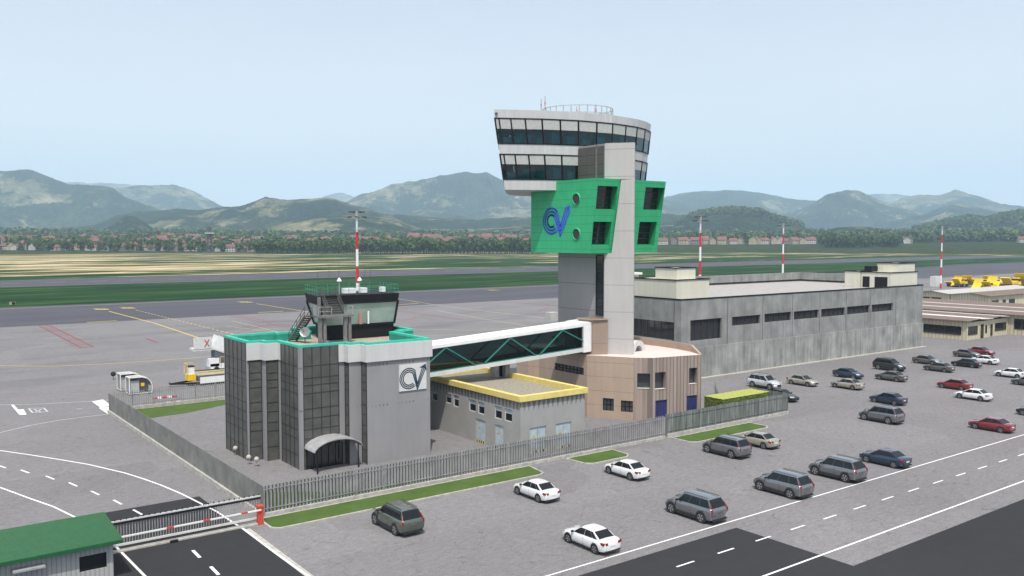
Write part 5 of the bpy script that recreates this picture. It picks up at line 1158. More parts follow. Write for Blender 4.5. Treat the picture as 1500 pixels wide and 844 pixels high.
CARS = [('suv', 'silver', 982.7, 752, 1025.9, 766.7, 'silver estate car with dark rear glass parked nearest the dark asphalt corner', 'L'),
 ('suv', 'silver', 1112, 718.7, 1156.8, 731.2, 'silver estate car touching the long white line, second of the three there', 'L'),
 ('suv', 'silver', 1193.3, 696, 1237.3, 707.2, 'silver estate car beside the dark blue saloon at the white line', 'L'),
 ('sedan', 'blue', 1268, 677.3, 1308.8, 686.7, 'dark blue saloon at the white line, beside the last silver estate car', 'L'),
 ('suv', 'silver', 1035.2, 663.5, 1070.7, 672, 'silver estate car by the small lawn, half hiding a beige saloon', 'L'),
 ('sedan', 'beige', 1085.5, 650.5, 1118.1, 658.7, 'beige saloon half hidden behind a silver estate car by the small lawn', 'L'),
 ('suv', 'silver', 1265, 615.4, 1300.5, 622.3, 'silver estate car alone in the middle, in front of a dark blue saloon', 'L'),
 ('sedan', 'blue', 1279.7, 589.7, 1310.5, 594.4, 'dark blue saloon directly behind the lone middle silver estate car', 'L'),
 ('sedan', 'beige', 1222.5, 568, 1248.5, 571.9, 'beige grey saloon with its tail in front of the light blue saloon', 'L'),
 ('sedan', 'blue', 1224.7, 552.8, 1250.7, 555.4, 'blue saloon with its bonnet towards the viewer near the hall wall', 'R'),
 ('sedan', 'beige', 1158.5, 562.9, 1182.6, 567.2, 'cream saloon with its bonnet towards the viewer beside the hall wall', 'R'),
 ('suv', 'dark', 1285.4, 542.4, 1311.8, 544.1, 'very dark green estate car near the long hall wall', 'R'),
 ('sedan', 'grey', 1287.1, 556.5, 1313.1, 559.7, 'grey brown saloon directly in front of the dark green estate car', 'L'),
 ('suv', 'bright', 1101.5, 567.5, 1127.4, 571.2, 'bright silver estate car partly hidden behind the clipped hedge', 'R'),
 ('sedan', 'grey', 1341.8, 533.2, 1366, 534.5, 'grey brown saloon near the far corner of the hall, bonnet towards the viewer', 'R'),
 ('sedan', 'grey', 1357.9, 542.7, 1383.5, 546.3, 'grey brown saloon overlapping the nose of another grey saloon', 'L'),
 ('sedan', 'grey', 1401.9, 523.2, 1424.8, 525, 'grey brown saloon before the cream shed, next to the farthest red one', 'R'),
 ('sedan', 'red', 1422, 519.3, 1446, 521.2, 'farthest red saloon, close to the cream shed wall', 'R'),
 ('sedan', 'black', 1398.6, 536.4, 1424.2, 539.6, 'black saloon in front of the far grey and white saloons', 'L'),
 ('sedan', 'white', 1425, 531.8, 1450.3, 535.1, 'farthest white saloon, tail beside the black one', 'L'),
 ('sedan', 'white', 1462.1, 552, 1490.1, 554.8, 'white saloon partly cut off by the right edge of the picture', 'L'),
 ('sedan', 'grey', 1489.2, 564.3, 1517, 567.5, 'grey saloon almost wholly cut by the right edge, below the white one', 'L'),
 ('sedan', 'red', 1379.1, 568.6, 1408.1, 572.8, 'red saloon directly behind a white saloon on the right', 'L'),
 ('sedan', 'white', 1404.7, 583.8, 1436.1, 588.5, 'white saloon directly in front of the middle red saloon', 'L'),
 ('sedan', 'black', 1499, 609, 1532, 614, 'black saloon of which only the nose shows at the right edge', 'L'),
 ('sedan', 'red', 1427.6, 628.3, 1465.5, 635, 'nearest and largest red saloon, alone on the right', 'L'),
 ('sedan', 'white', 757.6, 725, 787.4, 736.4, 'white saloon beside the end of the long kerbed lawn', 'L'),
 ('sedan', 'white', 891.1, 694.5, 922.4, 704.2, 'white saloon beside the middle grass island', 'L'),
 ('sedan', 'white', 831.6, 795.6, 870.3, 811.7, 'nearest and largest white saloon, beside the start of the long white line', 'L'),
 ('suv', 'olive', 548.5, 768.6, 577.9, 785, 'olive grey estate car alone beside the long kerbed lawn', 'L'),
 ('sedan', 'black', 1128, 585.5, 1150.5, 589.6, 'black car whose nose shows past the end of the boarded fence', 'R')]
for c in CARS: car(*c)

# ================================================================== GROUND EQUIPMENT by the apron
def base_xy(px, py): g = G(px, py); return g.x, g.y
def cage(px, py, label, s_=1.0):
    x, y = base_xy(px, py); o = E_('cargo_container', (x, y, 0), label, 'container', 'white air cargo containers'); W_, D_, Hh = 3.3 * s_, 2.2, 2.7
    m = MB(); xs_ = [(0, 0), (W_ * .62, 0), (W_ * .85, .12), (W_, .45), (W_, 1)]
    prof = [(0, .25), (W_, .25), (W_, Hh * .45), (W_ * .93, Hh * .72), (W_ * .78, Hh * .92), (W_ * .55, Hh), (0, Hh)]
    for yy in (0, D_):
        for i in range(len(prof)): a, b = prof[i], prof[(i + 1) % len(prof)]; m.bar((x + a[0], y + yy, a[1]), (x + b[0], y + yy, b[1]), .10)
    for a in prof: m.bar((x + a[0], y, a[1]), (x + a[0], y + D_, a[1]), .08)
    m.build('frame', 'white_paint', o)
    m = MB()
    for i in range(2, len(prof) - 1): a, b = prof[i], prof[i + 1]; m.poly([(x + a[0], y, a[1]), (x + b[0], y, b[1]), (x + b[0], y + D_, b[1]), (x + a[0], y + D_, a[1])])
    m.poly([(x, y + D_, .3)] + [(x + a[0], y + D_, a[1]) for a in prof[1:]])
    m.build('panel', 'shed_grey', o, fix=False); MB().box(x + .3, y + .3, .35, x + W_ * .45, y + D_ - .2, Hh * .8).build('load', 'blind', o)
    m = MB()
    for k in range(4): m.bar((x - .03, y + .2 + k * .55, .3), (x - .03, y + .2 + k * .55, Hh), .05)
    m.build('strap_net', 'galvanised', o)
    MB().box(x + W_ * .5, y - .03, 1.3, x + W_ * .5 + .5, y + .01, 1.8).build('hazard_label', 'vehicle_yellow', o)
    m = MB()
    for q in ((.4, .2), (W_ - .4, .2), (.4, D_ - .2), (W_ - .4, D_ - .2)): m.tube((x + q[0], y + q[1] - .08, .2), (x + q[0], y + q[1] + .08, .2), .2, .2, 12)
    m.build('dolly_wheels', 'rubber', o)
cage(177, 574, 'rear white rounded cargo container on a dolly behind the left fence')
cage(190, 580, 'front white rounded cargo container on a dolly behind the left fence')
x, y = base_xy(166, 556); o = E_('ball_marker', (x, y, 0), 'small black ball marker standing on the apron left of the containers', 'marker')
bm = bmesh.new(); bmesh.ops.create_uvsphere(bm, u_segments=12, v_segments=8, radius=.42); me = bpy.data.meshes.new('ball'); bm.to_mesh(me); bm.free(); me.materials.append(MAT['rubber']); q = link(bpy.data.objects.new('ball', me)); q.parent = o; q.location = (0, 0, .95)
MB().tube((x, y, 0), (x, y, .7), .04).build('post', 'dark_steel', o)
# cargo loader
x, y = base_xy(285, 566); o = E_('cargo_loader', (x, y, 0), 'white and yellow roller cargo loader behind the back fence', 'loader')
MB().box(x + .6, y, .75, x + 6.8, y + 3.2, 1.5).build('chassis', 'rust_grey', o); MB().box(x + .9, y - .12, .35, x + 6.6, y - .0, 1.35).build('side_panel', 'white_paint', o)
m = MB()
for k in range(24): m.tube((x + .8 + k * .25, y + .1, 1.58), (x + .8 + k * .25, y + 3.1, 1.58), .08, .08, 8)
m.build('roller_bed', 'galvanised', o)
for yy in (.05, 3.15): MB().bar((x + .6, y + yy, 1.78), (x + 6.8, y + yy, 1.78), .16, .16).build('guide_rail', 'yellow_trim', o)
m = MB()
for k in range(12): m.tube((x + 1.0 + k * .5, y - .05, .22), (x + 1.0 + k * .5, y + .25, .22), .2, .2, 10)
m.build('wheel_row', 'rubber', o)
MB().box(x - .9, y + .4, .9, x + .4, y + 1.9, 1.9).build('operator_box', 'vehicle_yellow', o); MB().box(x - .7, y + .6, 1.9, x + .2, y + 1.5, 3.1).build('operator_seat', 'white_paint', o); MB().box(x - .75, y + .55, 3.1, x + .25, y + 1.6, 3.25).build('seat_top', 'black_metal', o)
m = MB()
for q in ((-1.0, .3), (-1.0, 2.0), (.45, 2.0)): m.bar((x + q[0], y + q[1], 1.9), (x + q[0], y + q[1], 3.6), .08)
m.bar((x - 1.0, y + .3, 3.6), (x - 1.0, y + 2.0, 3.6), .08); m.bar((x - 1.0, y + 2.0, 3.6), (x + .45, y + 2.0, 3.6), .08); m.build('guard_rail', 'vehicle_yellow', o)
m = MB(); m.bar((x - 3.4, y + 1.4, .5), (x + .5, y + .2, .45), .22, .25); m.bar((x - 3.4, y + 1.4, .5), (x + .5, y + 2.8, .55), .22, .25); m.bar((x - 3.4, y + 1.3, .5), (x - 3.2, y + 2.6, .5), .2); m.build('tow_frame', 'black_metal', o)
# passenger stairs truck
x, y = base_xy(306, 546); o = E_('passenger_stairs', (x, y, 0), 'white passenger stairs with a red X panel half hidden by the office block', 'stairs truck')
MB().box(x + .3, y, .6, x + 8, y + 2.4, 1.5).build('chassis', 'white_paint', o); MB().box(x + .0, y, 1.0, x + 1.9, y + 2.4, 2.5).build('cab', 'white_paint', o); MB().box(x - .02, y + .25, 1.6, x + 1.2, y - .02 + .24, 2.3).build('window', 'dark_glass', o)
MB().box(x + 1.2, y + .1, 1.5, x + 3.6, y + 2.3, 4.0).build('lift_frame', 'rust_grey', o)
m = MB(); q = [(-2.6, 4.4), (1.0, 4.4), (1.4, 5.4), (8.5, 1.4), (8.5, .9), (1.0, 4.0), (-2.6, 4.0)]
for yy in (0, 2.4): m.poly([(x + a, y + yy, b) for a, b in q])
for i in range(len(q)): a, b = q[i], q[(i + 1) % len(q)]; m.poly([(x + a[0], y, a[1]), (x + b[0], y, b[1]), (x + b[0], y + 2.4, b[1]), (x + a[0], y + 2.4, a[1])])
m.build('stairway', 'off_white', o)
for yy in (-.02, 2.42):
    m = MB(); m.poly([(x + .8, y + yy, 4.3), (x + 1.8, y + yy, 6.6), (x + 8.8, y + yy, 2.5), (x + 8.5, y + yy, 1.2)]); m.build('side_screen', 'white_paint', o, fix=False)
MB().box(x - 2.6, y - .06, 4.3, x + .6, y, 6.4).build('platform_panel', 'off_white', o, 'white platform side panel with a red X')
m = MB(); m.bar((x - .7, y - .09, 4.75), (x + .1, y - .09, 6.0), .18, .05); m.bar((x + .1, y - .09, 4.75), (x - .7, y - .09, 6.0), .18, .05); m.build('red_mark', 'pole_red', o)
m = MB()
for q in (1.4, 6.6): 
    for yy in (-.05, 2.2): m.tube((x + q, y + yy, .5), (x + q, y + yy + .28, .5), .5, .5, 16)
m.build('wheels', 'rubber', o)
m = MB()
for a in (2.0, 3.2): m.bar((x + a, y - .3, 1.5), (x + a, y - .3, 2.7), .08)
m.bar((x + 2.0, y - .3, 2.7), (x + 3.2, y - .3, 2.7), .08); m.build('guard_rail', 'vehicle_yellow', o)
# red and white road blocks behind the back fence
for i, (px, py) in enumerate(((240, 583.5), (253, 591))):
    x, y = base_xy(px, py); o = E_('traffic_block', (x - 1.6, y, 0), ['farther', 'nearer'][i] + ' row of red and white plastic road blocks seen through the back fence', 'road block', 'red and white road blocks')
    for k in range(5): MB().box(x - 1.6 + k * .7, y - .2, 0.01, x - 1.6 + k * .7 + .62, y + .2, .26).build('block', 'pole_red' if k % 2 == 0 else 'pole_white', o)
# yellow snow ploughs and sweepers by the far sheds
def plough(px, py, label, s_=1.0, flip=1, kind=0):
    x, y = base_xy(px, py); o = E_('snow_plough', (x, y, 0), label, 'snow plough', 'yellow snow clearing machines beyond the sheds')
    P_ = lambda a, b, c: Vector((x + a * s_ * flip, y + b * s_, c * s_))
    m = MB(); m.bar(P_(0, 1.2, 1.0), P_(7.5, 1.2, 1.0), 1.9 * s_, .5 * s_); m.build('chassis', 'rust_grey', o)
    if kind != 2: m = MB(); m.prism([tuple(P_(*q)[:2]) for q in ((4.6, .2, 0), (6.6, .2, 0), (6.6, 2.2, 0), (4.6, 2.2, 0))], 1.2 * s_, 3.2 * s_, top=[tuple(P_(*q)[:2]) for q in ((4.8, .35, 0), (6.3, .35, 0), (6.3, 2.05, 0), (4.8, 2.05, 0))]); m.build('cab', 'vehicle_yellow', o); m = MB(); m.bar(P_(4.72, 1.2, 2.55), P_(6.5, 1.2, 2.55), 1.98 * s_, .7 * s_); m.build('cab_window', 'dark_glass', o); m = MB(); m.tube(P_(5.5, 1.2, 3.2), P_(5.5, 1.2, 3.6), .15 * s_, .15 * s_, 8); m.build('beacon', 'barrier_red', o)
    m = MB(); m.bar(P_(.2, 1.2, 1.7), P_(4.2, 1.2, 1.9), 1.6 * s_, (.5 + .5 * (kind == 1)) * s_); m.build('hopper', 'vehicle_yellow', o)
    a0, a1 = ((8.0, 4.4), (11.0, .6)) if kind != 1 else ((9.8, 3.6), (7.6, .4)); n_ = 5; m = MB()
    for k in range(n_):      # curved mouldboard
        f = lambda t: P_(a0[0] + (a1[0] - a0[0]) * t - .7 * math.sin(t * 3.14), 1.2, a0[1] + (a1[1] - a0[1]) * t); m.bar(f(k / n_), f((k + 1) / n_), 3.4 * s_, .16 * s_)
    m.build('blade', 'vehicle_yellow', o)
    m = MB(); m.bar(P_(7.3, .7, 1.2), P_(8.9, .7, 2.4), .2, .2); m.bar(P_(7.3, 1.7, 1.2), P_(8.9, 1.7, 2.4), .2, .2); m.bar(P_(7.3, 1.2, 2.2), P_(8.7, 1.2, 3.2), .2, .2); m.build('lift_arm', 'black_metal', o)
    m = MB(); m.bar(P_(-1.6, 1.2, 3.4 if kind != 2 else 2.2), P_(1.0, 1.2, 1.1), 2.6 * s_, .3 * s_); m.build('rear_blade', 'vehicle_yellow', o)
    m = MB()
    for a in (1.2, 2.6, 6.0):
        for b in (0, 2.1): m.tube(P_(a, b, .6), P_(a, b + .3, .6), .6 * s_, .6 * s_, 14)
    m.build('wheels', 'rubber', o)
plough(1394, 420, 'low yellow snow plough, leftmost of the yellow machines', 1.15, 1, 2)
plough(1406, 421, 'yellow snow plough second from the left beyond the sheds', 1.25, 1, 0)
plough(1436, 422.5, 'yellow snow plough in the middle of the row beyond the sheds', 1.3, 1, 0)
plough(1452, 423.5, 'low yellow ploughing machine between the middle plough and the sweeper', 1.15, -1, 2)
plough(1420, 419.5, 'small yellow plough with blade turned left, behind the second one', 1.1, -1, 0)
plough(1474, 421.5, 'yellow machine half hidden behind the tall right hand plough', 1.3, -1, 0)
plough(1463, 424.5, 'squat yellow sweeper machine between two raised blades', 1.1, -1, 1)
plough(1482, 424, 'tall yellow snow plough at the right edge beyond the sheds', 1.6, 1, 0)
# small yellow tractor and grey carts beside the hall corner
x, y = base_xy(1352, 452); o = E_('tow_tractor', (x, y, 0), 'small yellow tow tractor at the far corner of the concrete hall', 'tractor')
MB().box(x, y, .5, x + 3.4, y + 1.8, 1.5).build('body', 'vehicle_yellow', o); MB().box(x + .2, y + .1, 1.5, x + 1.4, y + 1.7, 2.5).build('cab', 'dark_glass', o); MB().box(x + .1, y, 2.5, x + 1.5, y + 1.8, 2.65).build('roof', 'white_paint', o)
m = MB()
for a in (.7, 2.7):
    for b in (-.1, 1.6): m.tube((x + a, y + b, .5), (x + a, y + b + .3, .5), .5, .5, 14)
m.build('wheels', 'rubber', o)
for i, (px, py, lb) in enumerate(((1362, 447, 'grey glass sided baggage cart with a yellow roof edge by the far shed'), (1388, 448, 'grey baggage cart stack beside the far shed wall'))):
    x, y = base_xy(px, py); o = E_('baggage_cart', (x, y, 0), lb, 'baggage cart', 'baggage carts beyond the hall'); MB().box(x, y, .5, x + 5.6, y + 2.2, .8).build('deck', 'galvanised', o); MB().box(x - .2, y - .1, 2.7, x + 5.8, y + 2.3, 2.95).build('roof', 'yellow_trim' if i == 0 else 'galvanised', o)
    MB().box(x + .3, y + .2, .8, x + 5.3, y + 2.0, 2.3).build('load', 'shed_grey', o)
    m = MB()
    for a in (0, 2.8, 5.5):
        for b in (0, 2.1): m.bar((x + a, y + b, .8), (x + a, y + b, 2.7), .1)
    m.build('post', 'galvanised', o)
    m = MB()
    for a in (.8, 4.8):
        for b in (.0, 2.0): m.tube((x + a, y + b, .3), (x + a, y + b + .2, .3), .3, .3, 12)
    m.build('wheels', 'rubber', o)
x, y = base_xy(1371, 420); o = MB().box(x, y, 0, x + 5, y + 3, 5).build('white_cabin', 'off_white'); 
thing(o, 'pale square equipment cabin at the foot of the farthest light mast', 'cabin')
x, y = base_xy(812, 470); o = MB().box(x - 1.5, y, 0, x + 1.6, y + 2.4, 2.4).build('white_cabin', 'shed_grey'); thing(o, 'pale equipment cabin on the apron left of the tower foot', 'cabin')
# taxiway sign
x, y = base_xy(14, 448); o = E_('taxiway_sign', (x, y, 0), 'small yellow and black taxiway sign on the grass at the far left', 'sign')
MB().box(x, y, .3, x + 1.9, y + .3, 1.3).build('panel', 'yellow_faint', o); MB().box(x + .7, y - .02, .35, x + 1.8, y, 1.25).build('dark_field', 'black_metal', o); MB().box(x + .4, y + .1, 0, x + .6, y + .2, .3).build('post', 'dark_steel', o); MB().box(x + 1.5, y + .1, 0, x + 1.6, y + .2, .3).build('post', 'dark_steel', o)
#%%PART4
# ================================================================== FAR TERRAIN
def val2(x, y, seed):
    g = np.random.default_rng(seed).random((256, 256)); xi = np.floor(x).astype(int); yi = np.floor(y).astype(int); fx = x - xi; fy = y - yi
    fx = fx * fx * (3 - 2 * fx); fy = fy * fy * (3 - 2 * fy); a = g[xi % 256, yi % 256]; b = g[(xi + 1) % 256, yi % 256]; c = g[xi % 256, (yi + 1) % 256]; d = g[(xi + 1) % 256, (yi + 1) % 256]
    return (a * (1 - fx) + b * fx) * (1 - fy) + (c * (1 - fx) + d * fx) * fy
def fbm(x, y, seed, octv=5, ridge=False):
    s_ = 0; amp = 1; tot = 0
    for o in range(octv):
        v = val2(x * 2 ** o, y * 2 ** o, seed + o); v = 1 - abs(2 * v - 1) if ridge else v; s_ = s_ + v * amp; tot += amp; amp *= .52
    return s_ / tot
def town_z(r): return np.maximum(0.0, (np.asarray(r) - 1320) * .0165) - .5 * (np.asarray(r) < 1320)
# ridge lines: distance, front width factor, profile [(photo x, photo y) ...]
RIDGES = [
 (13500, .10, [(-900, 275), (-300, 262), (60, 268), (98, 267.3), (136, 267), (200, 271), (300, 300), (345, 306), (430, 305), (468, 291), (484, 286), (501, 282), (517, 287.8), (560, 300), (640, 300), (760, 296), (900, 300), (1180, 296), (1230, 290), (1269, 284.5), (1305, 284.5), (1327, 287), (1380, 300), (1460, 306), (1500, 303), (1700, 290), (2400, 280)]),
 (9000, .20, [(-900, 240), (-300, 262), (100, 285), (169, 277.7), (207, 273), (232, 271.6), (259, 271.4), (286, 281.8), (324, 301.4), (350, 309), (430, 330), (900, 340), (940, 300), (976, 288), (1000, 283.4), (1032, 280.5), (1064, 278.7), (1104, 281.6), (1133, 288), (1162, 293), (1190, 294), (1215, 300), (1302, 300), (1320, 290.6), (1342, 286.3), (1374, 286.3), (1397, 278.7), (1421, 285.2), (1464, 298.9), (1500, 304), (1600, 300), (2400, 270)]),
 (7600, .24, [(-900, 330), (430, 335), (500, 300), (527, 287), (557, 279.4), (575, 270.5), (608, 265.5), (633, 261.7), (654, 256.6), (682, 252.3), (712, 253.3), (732, 264.2), (760, 268), (790, 276), (850, 290), (930, 292), (976, 298), (1010, 303), (1080, 318), (1160, 314), (1190, 298), (1212, 285), (1241, 279), (1255, 280.5), (1273, 288.8), (1302, 300.3), (1338, 311), (1380, 325), (2400, 330)]),
 (6500, .24, [(-900, 215), (-500, 240), (-200, 250), (-60, 256), (0, 254), (33, 251), (49, 252), (71, 260), (103, 272), (133, 273), (161, 275), (185, 290), (226, 306), (250, 318), (300, 332), (900, 340), (1240, 340), (1284, 328), (1356, 314), (1396, 299.5), (1424, 303), (1464, 312), (1500, 314), (1700, 300), (2400, 290)]),
 (4300, .22, [(-900, 330), (90, 338), (140, 330), (170, 318), (199, 311.7), (270, 306), (289, 307.6), (351, 303.6), (380, 295), (390, 289.8), (398, 292.6), (469, 292.7), (492, 291), (520, 302), (560, 312), (620, 318), (700, 322), (760, 318), (820, 320), (900, 318), (960, 312), (1000, 316), (1060, 335), (1300, 340), (2400, 330)]),
 (3300, .16, [(-900, 345), (120, 345), (150, 338), (186, 316), (200, 318), (226, 336), (260, 345), (380, 340), (420, 326), (470, 318), (520, 316), (580, 321), (620, 336), (700, 336), (790, 330), (900, 336), (990, 330), (1014, 318.5), (1043, 310.6), (1068, 308), (1111, 310.4), (1136, 321), (1162, 328), (1190, 337), (1260, 342), (1290, 342), (1338, 338), (1388, 326.6), (1417, 321.2), (1442, 326.0), (1464, 319.4), (1500, 314), (1700, 300), (2400, 290)]),
 (2650, .12, [(-900, 345), (1100, 345), (1195, 342), (1214, 337), (1226, 333.5), (1273, 333), (1306, 337), (1340, 343), (1400, 345), (2400, 345)]),
]
NA, NR = 1150, 250
az = np.linspace(R(47), R(-47), NA); rr_ = np.concatenate([np.linspace(1250, 1700, 30), np.geomspace(1715, 15500, NR - 30)])
AZ, RR = np.meshgrid(az, rr_, indexing='ij')          # az measured leftwards from the view heading
ca = np.cos(AZ); pxs = 750 - 1293 * np.tan(AZ); TX = RR * np.cos(YAW + AZ); TY = RR * np.sin(YAW + AZ)
D = RR * ca
H0 = town_z(np.minimum(RR, 3200)) + np.maximum(0, RR - 3200) * .004
hgt = H0.copy(); ii = 0
fine = fbm(TX / 260, TY / 260, 5, 5) - .5
for (Dr, wf, prof) in RIDGES:
    ii += 1; xp = [p[0] for p in prof]; yp = [p[1] for p in prof]
    y_ = np.interp(pxs, xp, yp)
    top = 24 + (348 - y_) / 1293 * Dr
    cx_ = Dr * (1 + .0 * np.sin(AZ * 9 + ii))
    warp = (fbm(TX / (Dr * .16) + 3, TY / (Dr * .16), 40 + ii, 4) - .5) * Dr * wf * .9 * np.clip(abs(D - cx_) / (Dr * wf * .5), 0, 1)
    t = np.clip(1 - abs(D - cx_ + warp) / (Dr * wf * np.where(D < cx_, 1, .7)), 0, 1)
    g_ = t * t * (3 - 2 * t); g_ = np.where(t > 0, .45 * t + .55 * g_, 0)
    rd_ = fbm(TX / (Dr * .055), TY / (Dr * .055), 90 + ii, 5, True) - .5
    base_ = np.minimum(H0, top); h_ = base_ + (top - base_) * np.clip(g_ + rd_ * .75 * g_ * (1 - g_) * 2.4, 0, 1.0)
    hgt = np.where(top > base_ + 1, np.maximum(hgt, h_), hgt)
rough_ = np.clip((hgt - H0 - 4) / 30, 0, 1); hgt = hgt + (fbm(TX / 60, TY / 60, 77, 3) - .5) * 10 * rough_ + (fbm(TX / 190, TY / 190, 78, 4, True) - .6) * 34 * np.clip((hgt - H0 - 10) / 120, 0, 1) * np.clip(D / 6500, .35, 1)
vs = np.stack([TX, TY, hgt], -1).reshape(-1, 3)
idx = np.arange(NA * len(rr_)).reshape(NA, -1); q = np.stack([idx[:-1, :-1], idx[:-1, 1:], idx[1:, 1:], idx[1:, :-1]], -1).reshape(-1, 4)
me = bpy.data.meshes.new('hills'); me.vertices.add(len(vs)); me.vertices.foreach_set('co', vs.astype(np.float32).ravel()); me.loops.add(len(q) * 4); me.loops.foreach_set('vertex_index', q.astype(np.int32).ravel())
me.polygons.add(len(q)); me.polygons.foreach_set('loop_start', np.arange(0, len(q) * 4, 4, dtype=np.int32)); me.update(calc_edges=True); me.validate()
me.polygons.foreach_set('use_smooth', [True] * len(me.polygons))
n = N('hill_cover'); s = n.sep(); g_ = n.noise(.02, 4, rough=.75)
a = n.noise(0.0011, 6, rough=.62, dist=.6); b = n.noise(.006, 5, rough=.7); c = n.noise(.045, 4, rough=.8); e = n.noise(.0035, 5, rough=.65)
forest = n.ramp(b, [(.36, (.008, .020, .010)), (.5, (.018, .034, .015)), (.64, (.042, .062, .026))])
forest = n.mix(1.0, forest, n.math('MULTIPLY_ADD', n.math('SUBTRACT', c, .5), 5.0, 1.0), 'MULTIPLY')
mead = n.ramp(b, [(.36, (.07, .09, .04)), (.5, (.15, .15, .08)), (.64, (.33, .29, .19))])
geo = n.n('ShaderNodeNewGeometry')
k = n.ramp(n.math('ADD', n.math('ADD', n.math('MULTIPLY', a, .42), n.math('MULTIPLY', e, .38)), n.math('ADD', n.math('MULTIPLY', g_, .20), n.math('MULTIPLY', s[2], .00006))), [(.53, 0), (.56, 1)])
col = n.mix(k, forest, mead)
lowg = n.ramp(c, [(.4, (.035, .060, .022)), (.6, (.07, .085, .035))]); lk = n.ramp(n.math('DIVIDE', s[2], 40.0), [(.0, 1), (1.0, 0)])
rad = n.n('ShaderNodeVectorMath', operation='LENGTH'); n.l(n.tc.outputs['Object'], rad.inputs[0])
edge = n.ramp(n.math('DIVIDE', rad.outputs['Value'], 2000.0), [(.68, 1), (.70, 0)])
col = n.mix(lk, col, lowg)
fe = n.ramp(n.noise(1.0, 3, n.coord((.004, .02, 1))), [(.45, (.10, .12, .05)), (.6, (.42, .33, .19))]); col = n.mix(edge, col, fe)
n.color(col); n.rough(1.0); n.set(Specular_IOR_Level=0.0); n.bump(c, 1.0, 22.0); me.materials.append(n.m)
struct(link(bpy.data.objects.new('hills', me)))

# ================================================================== TREES
def clump_tree(hh, rad, nleaf, kind, seed, size):
    rs = random.Random(seed); m = MB(); blobs = []
    for k in range(9 if kind == 'round' else 8):
        a = rs.random() * 6.283; t = rs.random()
        if kind == 'round': c = Vector((math.cos(a) * rad * .55 * rs.random() ** .5, math.sin(a) * rad * .55 * rs.random() ** .5, hh * (.38 + .47 * t))); r_ = rad * rs.uniform(.38, .62)
        elif kind == 'tall': c = Vector((math.cos(a) * rad * .25, math.sin(a) * rad * .25, hh * (.2 + .7 * t))); r_ = rad * rs.uniform(.45, .7) * (1.1 - .6 * t)
        else: c = Vector((0, 0, hh * (.15 + .8 * t))); r_ = rad * (1.05 - t) * .95
        blobs.append((c, r_))
    for k in range(nleaf):
        c, r_ = rs.choice(blobs); d = Vector((rs.gauss(0, 1), rs.gauss(0, 1), rs.gauss(0, 1))).normalized(); p = c + d * r_ * rs.uniform(.7, 1.08); 
        if p.z < hh * .12: continue
        u = d.orthogonal().normalized(); u = (u + d * rs.uniform(-.5, .5) + Vector((rs.uniform(-.6, .6), rs.uniform(-.6, .6), rs.uniform(-.6, .6)))).normalized(); v = d.cross(u).normalized(); s_ = size * rs.uniform(.6, 1.3)
        m.poly([p - u * s_ - v * s_ * .7, p + u * s_ - v * s_ * .5, p + u * s_ * .7 + v * s_, p - u * s_ * .8 + v * s_ * .8], 1 if rs.random() < .35 else 0)
    return m
def rawm(m, nm, mats):
    me = bpy.data.meshes.new(nm); me.from_pydata([tuple(v) for v in m.v], [], m.f)
    for q_ in mats: me.materials.append(MAT[q_])
    me.polygons.foreach_set('material_index', m.mi); return me
TV = []
for i in range(9):
    kind = ('round', 'round', 'round', 'round', 'tall', 'tall', 'round', 'cone', 'round')[i]; hh, rad = {'round': (1, .46), 'tall': (1.05, .26), 'cone': (1.25, .24)}[kind]
    m = clump_tree(hh, rad, 260, kind, i, .075); tr = MB().tube((0, 0, 0), (0, 0, hh * .7), .035, .012, 7)
    for k in range(4):
        a = k * 1.6 + i; tr.tube((0, 0, hh * (.3 + .08 * k)), (math.cos(a) * rad * .6, math.sin(a) * rad * .6, hh * (.5 + .1 * k)), .018, .006, 5)
    TV.append((rawm(m, 'crown', ['leaf', 'leaf_light']), raw(tr, 'trunk', 'bark'), m))
KL = ['round crowned', 'slender', 'conical dark']
ntree = 0
def place_tree(x, y, z_, h_, vi, label, grp):
    global ntree
    cr, tk, _ = TV[vi]; o = bpy.data.objects.new('tree', None); link(o); o.location = (x, y, z_); o.scale = (h_, h_, h_); o.rotation_euler = (0, 0, random.random() * 6.283); thing(o, label.replace('tree', ('low round', 'round', 'spreading', 'bushy', 'slender', 'tall slender', 'broad', 'pointed dark', 'wide crowned')[vi] + ' tree', 1), 'tree', grp)
    for nm, mm in (('crown', cr), ('trunk', tk)): c_ = link(bpy.data.objects.new(nm, mm)); c_.parent = o
    ntree += 1
def polar(px, D_):   # photo column and forward distance -> ground x, y
    a = math.atan((px - 750) / 1293); r_ = D_ / math.cos(a); return r_ * math.cos(YAW - a), r_ * math.sin(YAW - a), r_
def tz(x, y): return float(town_z(math.hypot(x, y)))
lab1 = 'leafy green tree in the long belt at the far edge of the airfield'
for k in range(150):
    px = 376 + (800 - 376) * (k + random.uniform(-.4, .4)) / 150; x, y, r_ = polar(px, 1290 + random.uniform(0, 45)); place_tree(x, y, 0 if r_ < 1320 else tz(x, y), random.uniform(17, 23), random.choice([0, 1, 2, 3, 6, 8]), lab1, 'trees of the long belt beyond the runway')
lab2 = 'green tree in the dense copse of the right hand field'
for k in range(75):
    px = 1207 + (1318 - 1207) * random.random(); x, y, r_ = polar(px, 1560 + random.uniform(0, 90)); place_tree(x, y, tz(x, y) - .5, random.uniform(14, 24), random.choice([0, 1, 2, 3, 8]), lab2, 'trees of the copse in the right field')
lab3 = 'leafy tree standing among the red roofed houses on the left'
for k in range(68):
    px = -5 + 385 * (k + random.uniform(-.5, .5)) / 68; x, y, r_ = polar(px, 1352 + random.uniform(0, 60)); place_tree(x, y, tz(x, y), random.uniform(9, 20), random.choice([0, 1, 2, 3, 4, 5, 6, 7, 8]), lab3, 'trees among the left houses')
